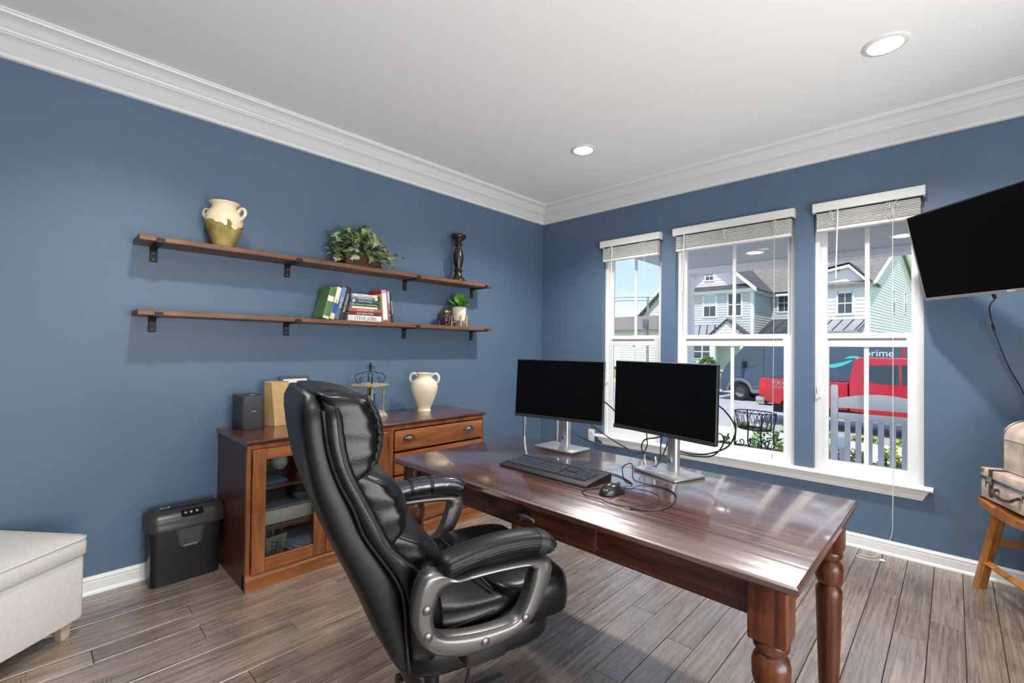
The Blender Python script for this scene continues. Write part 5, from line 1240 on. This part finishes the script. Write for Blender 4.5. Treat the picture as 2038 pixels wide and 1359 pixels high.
# ================================================================== RED PICKUP
M['redpaint'] = mat('red_car_paint', rgb(186, 30, 48), .25, spec=.6, coat=.5)
M['tyre'] = mat('tyre_rubber', rgb(34, 34, 36), .85)
M['carglass'] = mat('car_glass', rgb(58, 74, 84), .08, spec=.9)
M['greyplastic'] = mat('grey_cladding', rgb(120, 122, 126), .6)
def wheel(parent, x, y, z, r, w, rimm='alu'):
    b = NB(); lathe(b, [(r*.6, -w/2), (r*.92, -w/2), (r, -w/2+.03), (r, w/2-.03), (r*.92, w/2), (r*.6, w/2)], 28, rotm((x, y, z), PI/2), False); o = obj('wheel', b, 'tyre', parent, 40)
    b = NB(); lathe(b, [(0, -.03), (r*.2, -.03), (r*.25, -.01), (r*.62, .02)], 20, rotm((x, y, z), PI/2), False); obj('hubcap', b, rimm, o, 40)
tr_ = thing('pickup_truck', 'bright red crew cab pickup truck parked in the street', 'pickup truck', (-.93, 11, -.88))
GW = 1.98
bed = [(.02, .72), (0, .80), (0, 1.30), (.06, 1.36), (2.10, 1.34), (2.10, .62), (1.5, .62)] + [(1.02+.47*math.cos(t), .62+.42*math.sin(t)) for t in [PI*j/10 for j in range(0, 11)]] + [(.5, .66)]
b = NB(); prism(b, bed, 'Y', 0, GW, .02); bd_ = obj('bed', b, 'redpaint', tr_, 25)
b = NB(); box(b, .08, 2.05, .08, GW-.08, 1.20, 1.365); obj('bed_liner', b, 'blackp', bd_, 0)
cabp = [(2.13, .60), (2.13, 1.34), (2.22, 1.92), (2.34, 2.00), (3.9, 1.99), (4.15, 1.90), (4.75, 1.36), (5.98, 1.26), (6.12, 1.12), (6.14, .60), (5.75, .60)] + [(5.28+.46*math.cos(t), .60+.42*math.sin(t)) for t in [PI*j/10 for j in range(0, 11)]] + [(4.8, .55), (2.6, .55)]
b = NB(); prism(b, cabp, 'Y', 0, GW, .03); cabo = obj('cab', b, 'redpaint', tr_, 25)
for poly in ([(2.42, 1.38), (2.46, 1.80), (3.12, 1.83), (3.14, 1.34)], [(3.20, 1.34), (3.18, 1.83), (3.88, 1.82), (4.45, 1.36)]):
    b = NB(); prism(b, poly, 'Y', -.006, .004); obj('side_window', b, 'carglass', cabo, 0)
b = NB(); box(b, 3.145, 3.16, -.008, .002, 1.34, 1.83); obj('window_trim', b, 'chrome', cabo, 0)
b = NB(); prism(b, [(.10, 1.0)] and [(-.005, .86), (-.008, 1.27), (.17, 1.27), (.17, 1.05), (.13, .86)], 'Y', -.012, .25, .01); obj('tail_light', b, mat('red_lens', rgb(216, 44, 46), .15), tr_, 25)
b = NB(); box(b, -.11, .14, -.01, GW+.01, .60, .82, .03, 2); obj('rear_bumper', b, 'chrome', tr_, 30)
b = NB(); tube(b, [(-.30, .99, .50), (.1, .99, .50)], .03, 8); lathe(b, [(0, .5), (.03, .5), (.03, .56), (.0, .58)], 10, Matrix.Translation((-.27, .99, 0)), False); obj('tow_hitch', b, 'steel', tr_, 40)
textmesh('bed_decal', 'FX4', 'alu', bd_, .19, (.50, -.004, 1.235), (PI/2, 0, 0), .002, 'CENTER', 1.1)
textmesh('bed_decal', 'OFF ROAD', 'alu', bd_, .06, (.50, -.004, 1.11), (PI/2, 0, 0), .002, 'CENTER', 1.1)
b = NB(); box(b, .3, 5.9, .25, GW-.25, .38, .62); obj('chassis', b, 'blackp', tr_, 0)
b = NB(); box(b, 2.3, 4.6, -.06, .06, .42, .50, .02); obj('running_board', b, 'blackp', tr_, 30)
for x in (1.02, 5.28):
    for y in (.13, GW-.13): wheel(tr_, x, y, .41, .41, .26)

# ================================================================== DELIVERY VAN
M['vanpaint'] = mat('dark_slate_blue_paint', rgb(72, 88, 106), .35, spec=.5)
M['teal'] = mat('teal_vinyl', rgb(84, 200, 190), .5)
vn = thing('delivery_van', 'dark slate blue delivery van parked across the street', 'van', (-4.25, 17.3, -.88))
VW = 2.0; VL = 7.2
vp = [(.05, .36), (0, .50), (0, 1.02), (.10, 1.28), (.55, 1.86), (.92, 2.30), (1.25, 2.58), (1.8, 2.74), (VL-.1, 2.76), (VL, 2.66), (VL, .42), (6.1, .40)] + [(5.55+.45*math.cos(t), .40+.42*math.sin(t)) for t in [PI*j/10 for j in range(11)]] + [(1.24, .40)] + [(.78+.45*math.cos(t), .40+.44*math.sin(t)) for t in [PI*j/10 for j in range(11)]]
b = NB(); prism(b, vp, 'Y', 0, VW, .05); vb = obj('body', b, 'vanpaint', vn, 25)
b = NB(); prism(b, [(.95, 1.40), (1.02, 2.20), (1.62, 2.30), (1.64, 1.66), (1.5, 1.56)], 'Y', -.008, .004); obj('side_window', b, 'carglass', vb, 0)
b = NB(); prism(b, [(.36, 1.34), (.80, 2.02), (.90, 2.05), (.86, 1.38)], 'Y', -.008, .004); obj('quarter_window', b, 'carglass', vb, 0)
b = NB(); loft(b, [[Vector((x, y, z)) for x, z in ((.13, 1.36), (1.10, 2.49), (1.08, 2.51), (.11, 1.38))] for y in (.12, VW-.12)]); obj('windscreen', b, 'carglass', vb, 0)
b = NB(); 
tube(b, [Vector((.78+.48*math.cos(t), -.01, .42+.48*math.sin(t))) for t in [PI*j/14 for j in range(15)]], .05, 6); box(b, 1.25, 5.05, -.03, .02, .36, .52, .01); box(b, 1.3, 5.05, -.02, .01, .60, .635); obj('wheel_arch_trim', b, 'greyplastic', vb, 40)
b = NB(); box(b, .93, 1.06, -.22, -.04, 1.42, 1.70, .03, 2); obj('side_mirror', b, 'blackp', vn, 30)
b = NB(); box(b, 1.72, 1.735, -.004, .002, .7, 2.55); box(b, .93, .945, -.004, .002, .75, 1.40); obj('door_seam', b, 'blackp', vb, 0)
for x in (.78, 5.55):
    for y in (.12, VW-.12): wheel(vn, x, y, .37, .37, .24, 'greyplastic')
b = NB(); box(b, .4, VL-.3, .3, VW-.3, .28, .42); obj('chassis', b, 'blackp', vn, 0)
ob = lambda x, z: (x+4.25, z+.88)
SW = [ob(*p) for p in ((-1.6, .98), (-1.2, .80), (-.8, .72), (-.404, .735), (-.1, .775), (.15, .86), (.40, .985), (.36, 1.0), (.2, .93), (-.1, .83))]
lower = [ob(*p) for p in ((-1.62, 1.0), (-1.25, .74), (-.85, .63), (-.404, .615), (-.05, .66), (.22, .77), (.47, .93), (.44, .965), (.17, .88), (-.1, .80), (-.404, .752), (-.8, .76), (-1.2, .86))]
b = NB(); prism(b, lower, 'Y', -.008, -.002); obj('smile_arrow', b, 'teal', vb, 0)
b = NB(); prism(b, [ob(*p) for p in ((.20, 1.0), (.36, 1.10), (.56, 1.12), (.70, 1.07), (.69, .97), (.60, .86), (.57, .90), (.575, .98), (.56, 1.03), (.40, 1.02))], 'Y', -.008, -.002); obj('arrow_head', b, 'teal', vb, 0)
textmesh('van_lettering', 'prime', 'white', vb, .36, (1.245+4.25, -.006, 1.222+.88), (PI/2, 0, 0), .003, 'CENTER', .98).data.transform(Matrix.Identity(4))
b = NB(); box(b, 1.87+4.25, 1.93+4.25, -.01, .002, .9, 2.4); obj('red_marker_light', b, MATS['red_lens'], vb, 0)

# ================================================================== HOUSES ACROSS THE STREET
M['sidw'] = mat('white_lap_siding', rgb(232, 232, 230), .7)
M['sidg'] = mat('grey_lap_siding', rgb(204, 208, 208), .7)
M['htrim'] = mat('house_white_trim', rgb(236, 236, 234), .6)
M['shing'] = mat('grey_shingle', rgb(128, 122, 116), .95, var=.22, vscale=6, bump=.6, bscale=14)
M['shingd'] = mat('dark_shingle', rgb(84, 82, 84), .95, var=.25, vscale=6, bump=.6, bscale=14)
M['metalroof'] = mat('dark_metal_roof', rgb(84, 90, 98), .4, .4)
M['pane'] = mat('house_window_glass', rgb(70, 80, 88), .1, spec=.8)
M['shade'] = mat('window_shade', rgb(206, 208, 206), .8)
def siding(bm, P0, P1, z0, z1, course=.17, lip=.028, lo=None, hi=None, n=None):
    """lapped boards on the vertical plane P0->P1, outward normal n; lo(z), hi(z) clip the run in metres"""
    P0 = Vector(P0); P1 = Vector(P1); d = (P1-P0); L = d.length; d.normalize(); n = Vector(n)
    z = z0
    while z < z1-1e-4:
        zt = min(z+course, z1); a = lo((z+zt)/2) if lo else 0; c = hi((z+zt)/2) if hi else L
        if c-a > .05:
            A, B = P0+d*a, P0+d*c
            v = [A+n*lip+Vector((0, 0, z)), B+n*lip+Vector((0, 0, z)), B+Vector((0, 0, zt)), A+Vector((0, 0, zt))]
            w = [A-n*.02+Vector((0, 0, z)), B-n*.02+Vector((0, 0, z))]
            V = [bm.verts.new(p) for p in v+w]
            bm.faces.new(V[:4]); bm.faces.new((V[0], V[1], V[5], V[4]))
        z = zt
    return bm
def hwin(parent, O, dx, nrm, w, h, blind=False, tr=.11, vert=True):
    """window with trim; O = lower centre on the wall, dx unit run, nrm outward"""
    O = Vector(O); dx = Vector(dx); nrm = Vector(nrm)
    T = Matrix(((dx.x, -nrm.x, 0, O.x), (dx.y, -nrm.y, 0, O.y), (0, 0, 1, O.z), (0, 0, 0, 1)))
    b = NB()
    for q in ((-w/2-tr, -w/2, -tr, h+tr), (w/2, w/2+tr, -tr, h+tr), (-w/2, w/2, -tr, 0), (-w/2-.03, w/2+.03, h, h+tr)): box(b, q[0], q[1], -.06, .02, q[2], q[3], 0, 1, T)
    box(b, -w/2, w/2, -.045, .0, h/2-.03, h/2+.03, 0, 1, T)
    o = obj('window', b, 'htrim', parent, 0)
    b = NB(); box(b, -w/2, w/2, -.035, .0, 0, h/2-.03, 0, 1, T); obj('pane', b, 'pane', o, 0)
    b = NB(); box(b, -w/2, w/2, -.034, .0, h/2+.03, h, 0, 1, T); obj('pane', b, 'shade' if blind else 'pane', o, 0)
    if vert:
        b = NB(); box(b, -.015, .015, -.04, .0, 0, h, 0, 1, T); obj('mullion', b, 'htrim', o, 0)
    return o
def roofquad(parent, pts, m, name='roof', th=.12):
    b = NB(); loft(b, [[Vector(p)-Vector((0, 0, th)) for p in pts], [Vector(p) for p in pts]]); return obj(name, b, m, parent, 0)
FN = (0, -1, 0)
hA = thing('gabled_house', 'pale grey sided house with white gable across the street', 'house', (-9, 29, 0), 0, 'houses across the street')
S_ = lambda *p: tuple(Vector(p)-Vector((-9, 29, 0)))
b = NB(); siding(b, S_(-12.0, 29, 0), S_(-6.45, 29, 0), -.2, 5.25, n=FN); obj('front_siding', b, 'sidg', hA, 0)
b = NB(); siding(b, S_(-6.40, 29, 0), S_(-6.40, 33.4, 0), -.2, 5.25, n=(1, 0, 0)); obj('side_siding', b, 'sidg', hA, 0)
b = NB(); siding(b, S_(-6.40, 33.4, 0), S_(-4.3, 33.4, 0), -.2, 5.25, n=FN); obj('rear_wing_siding', b, 'sidg', hA, 0)
b = NB(); siding(b, S_(-13.2, 28.98, 0), S_(-4.0, 28.98, 0), 5.62, 7.75, .24, n=FN, lo=lambda z: (z-5.40)*1.18+1.62, hi=lambda z: 6.98-(z-5.40)*1.05); obj('gable_siding', b, 'sidw', hA, 0)
b = NB(); box(b, -6.50+9, -6.28+9, -.06, .2, -.2, 5.25); obj('corner_board', b, 'htrim', hA, 0)
b = NB(); box(b, -12.2+9, -6.1+9, -.35, .0, 5.16, 5.40); obj('frieze_board', b, 'htrim', hA, 0)
b = NB(); box(b, -6.40+9, -6.1+9, .0, 4.2, 5.16, 5.40); box(b, -6.2+9, -4.2+9, 4.0, 4.4, 5.16, 5.42); obj('frieze_board', b, 'htrim', hA, 0)
roofquad(hA, [S_(-12, 28.55, 5.42), S_(-6.1, 28.55, 5.42), S_(-6.3, 29.0, 5.74), S_(-12, 29.0, 5.74)], 'shingd', 'pent_roof', .05)
pk = (-8.76, 7.9)
for xe, ze in ((-11.75, 5.35), (-6.02, 5.35)):
    b = NB(); dx_ = (xe-pk[0]); 
    loft(b, [[Vector(S_(x, y, z)) for x, z in ((pk[0], pk[1]-.26), (pk[0], pk[1]), (xe, ze), (xe, ze-.26))] for y in (28.5, 28.62)]); obj('rake_board', b, 'htrim', hA, 0)
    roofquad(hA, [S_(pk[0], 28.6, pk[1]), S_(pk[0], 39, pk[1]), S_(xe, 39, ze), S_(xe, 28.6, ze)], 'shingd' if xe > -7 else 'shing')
roofquad(hA, [S_(-6.6, 33.0, 5.45), S_(-4.1, 33.0, 5.45), S_(-4.1, 39, 9.4), S_(-10.5, 39, 9.4)], 'shing')
hwin(hA, S_(-9.13, 28.95, 6.15), (1, 0, 0), FN, .50, .55, False, .08)
for x, bl in ((-10.75, False), (-9.12, True), (-7.47, False)): hwin(hA, S_(x, 29, 3.62), (1, 0, 0), FN, .78, 1.45, bl)
hwin(hA, S_(-5.55, 33.4, 4.10), (1, 0, 0), FN, .70, 1.2)
# first floor bay, awning, portico
b = NB(); box(b, -12.0+9, -8.55+9, -.8, 0, -.2, 2.15); obj('bay_wall', b, 'htrim', hA, 0)
for x, w in ((-11.4, .7), (-10.50, .5), (-9.72, .72), (-9.04, .46)): hwin(hA, S_(x, 28.2, .70), (1, 0, 0), FN, w, .92, False, .05, False)
roofquad(hA, [S_(-12.2, 28.0, 2.18), S_(-8.45, 28.0, 2.18), S_(-8.75, 28.98, 2.98), S_(-12.2, 28.98, 2.98)], mat('pale_metal_roof', rgb(176, 180, 182), .4, .4), 'awning_roof', .06)
for k in range(7):
    x = -8.47-k*.52; b = NB(); tube(b, [S_(x, 28.0, 2.21), S_(x-.29 if k == 0 else x-.28, 28.98, 3.01)], .03, 4); obj('awning_seam', b, 'steel', hA, 0)
b = NB(); siding(b, S_(-8.75, 28.1, 0), S_(-6.55, 28.1, 0), 2.05, 3.25, .2, n=FN, lo=lambda z: max(0, (z-2.25)*1.05), hi=lambda z: 2.2-max(0, (z-2.25)*1.05)); obj('portico_gable', b, 'sidw', hA, 0)
b = NB(); box(b, -8.65+9, -6.65+9, -.9, 0, 1.75, 2.1); obj('portico_beam', b, 'htrim', hA, 0)
for x in (-8.55, -6.75): b = NB(); box(b, x+9-.1, x+9+.1, -.9, -.7, -.2, 1.75); obj('portico_column', b, 'htrim', hA, 0)
for xe in (-8.88, -6.40): roofquad(hA, [S_(-7.65, 27.95, 3.36), S_(-7.65, 29, 3.36), S_(xe, 29, 2.28), S_(xe, 27.95, 2.28)], 'shingd', 'portico_roof', .10)
roofquad(hA, [S_(-6.9, 30.4, 2.52), S_(-4.2, 30.4, 2.52), S_(-4.2, 33.4, 3.50), S_(-6.38, 33.4, 3.50)], 'metalroof', 'porch_roof', .08)
for k in range(4):
    x = -6.2+k*.62; b = NB(); tube(b, [S_(x, 30.4, 2.55), S_(x+.1, 33.4, 3.53)], .03, 4); obj('roof_seam', b, 'metalroof', hA, 0)
b = NB(); box(b, -6.6+9, -4.3+9, 1.5, 1.75, 2.15, 2.45); obj('porch_beam_board', b, 'htrim', hA, 0)
for k, (x, lb) in enumerate(((-10.2, 'clipped green hedge under the bay window across the street'), (-8.5, 'round clipped bush beside the portico across the street'))):
    shrub(lb, (x, 27.0, .05), .95 if k == 0 else .55, .75, 700, [rgb(86, 120, 56), rgb(116, 148, 72)], .14, 80+k, name='clipped_hedge', group='hedges across the street')
hB = thing('end_house', 'white sided end house with tall side wall across the street', 'house', (-.1, 27.4, 0), 0, 'houses across the street')
Q_ = lambda *p: tuple(Vector(p)-Vector((-.1, 27.4, 0)))
b = NB(); siding(b, Q_(-2.8, 27.4, 0), Q_(-.1, 27.4, 0), -.1, 6.0, .21, n=FN, lo=lambda z: 0 if z < 5.62 else (z-5.62)*5.3, hi=lambda z: 2.7 if z < 5.05 else 2.7-(z-5.05)*.87); obj('front_siding', b, 'sidw', hB, 0)
dB = Vector((1.11, 12.5, 0)); LB_ = dB.length; dBn = dB.normalized(); nB = (dBn.y, -dBn.x, 0)
pA = Vector((-.1, 27.4, 0)); pB = pA + dB*1.12
b = NB(); siding(b, Q_(*pA), Q_(*pB), -.1, 8.5, .17, .03, n=nB, lo=lambda z: 0 if z < 5.05 else (z-5.05)/3.4*.58*LB_, hi=lambda z: LB_*1.12 if z < 5.7 else LB_*(1.12-(z-5.7)/2.75*.54)); obj('side_siding', b, 'sidw', hB, 0)
rg = pA + dB*.58
for nm_, p_, z_ in (('front', pA-dBn*.3, 4.98), ('rear', pB+dBn*.2, 5.6)):
    e2 = Vector(nB)*.25
    roofquad(hB, [Q_(*(p_+e2+Vector((0, 0, z_)))), Q_(*(rg+e2+Vector((0, 0, 8.55)))), Q_(*(rg+Vector((-2.7, 0, 8.55)))), Q_(*(p_+Vector((-2.7, 0, z_))))], 'shing')
    b = NB(); tube(b, [Q_(*(p_+e2+Vector((0, 0, z_-.08)))), Q_(*(rg+e2+Vector((0, 0, 8.45))))], .10, 4); obj('rake_board', b, 'htrim', hB, 0)
b = NB(); loft(b, [[Vector(Q_(x, y, z)) for x, z in ((-3.0, 5.54), (-3.0, 5.75), (-.98, 6.16), (.12, 4.92), (.0, 4.80), (-.98, 5.90))] for y in (27.1, 27.3)]); obj('rake_board', b, 'htrim', hB, 0)
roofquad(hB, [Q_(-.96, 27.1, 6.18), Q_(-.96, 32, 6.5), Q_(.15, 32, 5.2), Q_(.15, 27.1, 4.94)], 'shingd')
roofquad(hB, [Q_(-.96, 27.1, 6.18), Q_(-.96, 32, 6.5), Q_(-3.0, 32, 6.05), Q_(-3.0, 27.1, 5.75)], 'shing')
b = NB(); box(b, -.18, .03, -.05, .1, -.1, 5.0); obj('corner_board', b, 'htrim', hB, 0)
hwin(hB, Q_(-1.17, 27.4, 3.40), (1, 0, 0), FN, .62, 1.10, False, .11)
roofquad(hB, [Q_(-2.8, 26.3, 2.40), Q_(-.55, 26.3, 2.40), Q_(-.20, 27.36, 3.02), Q_(-2.8, 27.36, 3.02)], MATS['pale_metal_roof'], 'awning_roof', .06)
for k in range(4):
    x = -.60-k*.5; b = NB(); tube(b, [Q_(x, 26.3, 2.43), Q_(x+.33, 27.36, 3.05)], .025, 4); obj('awning_seam', b, 'steel', hB, 0)
b = NB(); box(b, -2.7, -.45, -1.0, 0, 2.1, 2.36); obj('awning_beam', b, 'htrim', hB, 0)
for t_, z_ in ((.49, 3.75), (.79, 3.95)): hwin(hB, Q_(*(pA+dB*t_+Vector((0, 0, z_)))), tuple(dBn), nB, .75, 1.35, True, .06, False)
hC = thing('corner_house', 'pale house with a pitched roof seen through the corner window', 'house', (-19, 40, 0), 0, 'houses across the street')
C_ = lambda *p: tuple(Vector(p)-Vector((-19, 40, 0)))
b = NB(); siding(b, C_(-20.2, 40, 0), C_(-15.6, 40, 0), 0, 7.0, .24, n=FN, lo=lambda z: 0 if z < 4.55 else (z-4.55)*.95, hi=lambda z: 4.6); obj('front_siding', b, 'sidw', hC, 0)
roofquad(hC, [C_(-20.8, 39.6, 4.45), C_(-17.5, 39.6, 7.85), C_(-17.5, 50, 7.85), C_(-20.8, 50, 4.45)], 'shing')
b = NB(); loft(b, [[Vector(C_(x, y, z)) for x, z in ((-20.85, 4.25), (-20.85, 4.55), (-17.5, 7.95), (-17.5, 7.55))] for y in (39.4, 39.6)]); obj('rake_board', b, 'htrim', hC, 0)
hwin(hC, C_(-18.35, 40, 3.25), (1, 0, 0), FN, .9, 1.4)
b = NB(); box(b, .05, .22, -.06, .0, 3.25, 4.65); obj('shutter', b, mat('dark_green_shutter', rgb(70, 86, 88), .6), hC, 0)
gh = thing('garage_building', 'low white garage wall behind the corner window', 'garage', (-17, 30, 0))
b = NB(); siding(b, (-6, 0, 0), (4.0, 0, 0), -.2, 2.9, .2, n=FN); obj('front_siding', b, 'sidw', gh, 0)
roofquad(gh, [(-6.2, -.4, 2.85), (4.2, -.4, 2.85), (4.2, 5, 4.3), (-6.2, 5, 4.3)], 'shing')
b = NB(); box(b, -3.5, .2, -.08, 0, -.2, 1.9); obj('garage_door', b, 'htrim', gh, 0)
# utility pole
up_o = thing('utility_pole', 'slim utility pole with a grey transformer and wires', 'utility pole', (-5.52, 13.0, -.76))
b = NB(); lathe(b, [(.06, 0), (.04, 4.1)], 12); obj('pole', b, mat('pole_wood', rgb(150, 144, 136), .9, var=.2, vscale=9), up_o, 40)
b = NB(); lathe(b, [(.0, 2.82), (.10, 2.85), (.11, 2.90), (.11, 3.16), (.09, 3.20), (0, 3.22)], 16, Matrix.Translation((.0, -.17, 0)), False); obj('transformer', b, mat('transformer_grey', rgb(96, 104, 108), .5), up_o, 40)
for k, z in enumerate((3.95, 4.08)):
    b = NB(); tube(b, catmull([(-14, 2, z+1.0), (-7, 1, z+.35), (0, 0, z), (-6, 13, z+1.1), (-12.5, 26, z+2.6)], 6), .009, 4); obj('wire', b, 'blackp', up_o, 40)
# parked car beyond the corner window
pc = thing('parked_car', 'small grey parked car seen through the corner window', 'car', (-8.5, 19.0, -.88))
b = NB(); prism(b, [(0, .3), (0, .75), (.5, .9), (1.1, 1.38), (2.3, 1.42), (3.0, .98), (3.7, .86), (3.75, .3)], 'Y', 0, 1.6, .04); cbod = obj('body', b, mat('grey_car_paint', rgb(112, 118, 122), .3), pc, 25)
b = NB(); prism(b, [(.75, .95), (1.2, 1.32), (2.2, 1.34), (2.7, .98)], 'Y', -.006, .01); obj('side_window', b, 'carglass', cbod, 0)
for x in (.7, 3.0): wheel(pc, x, .1, .31, .31, .2)
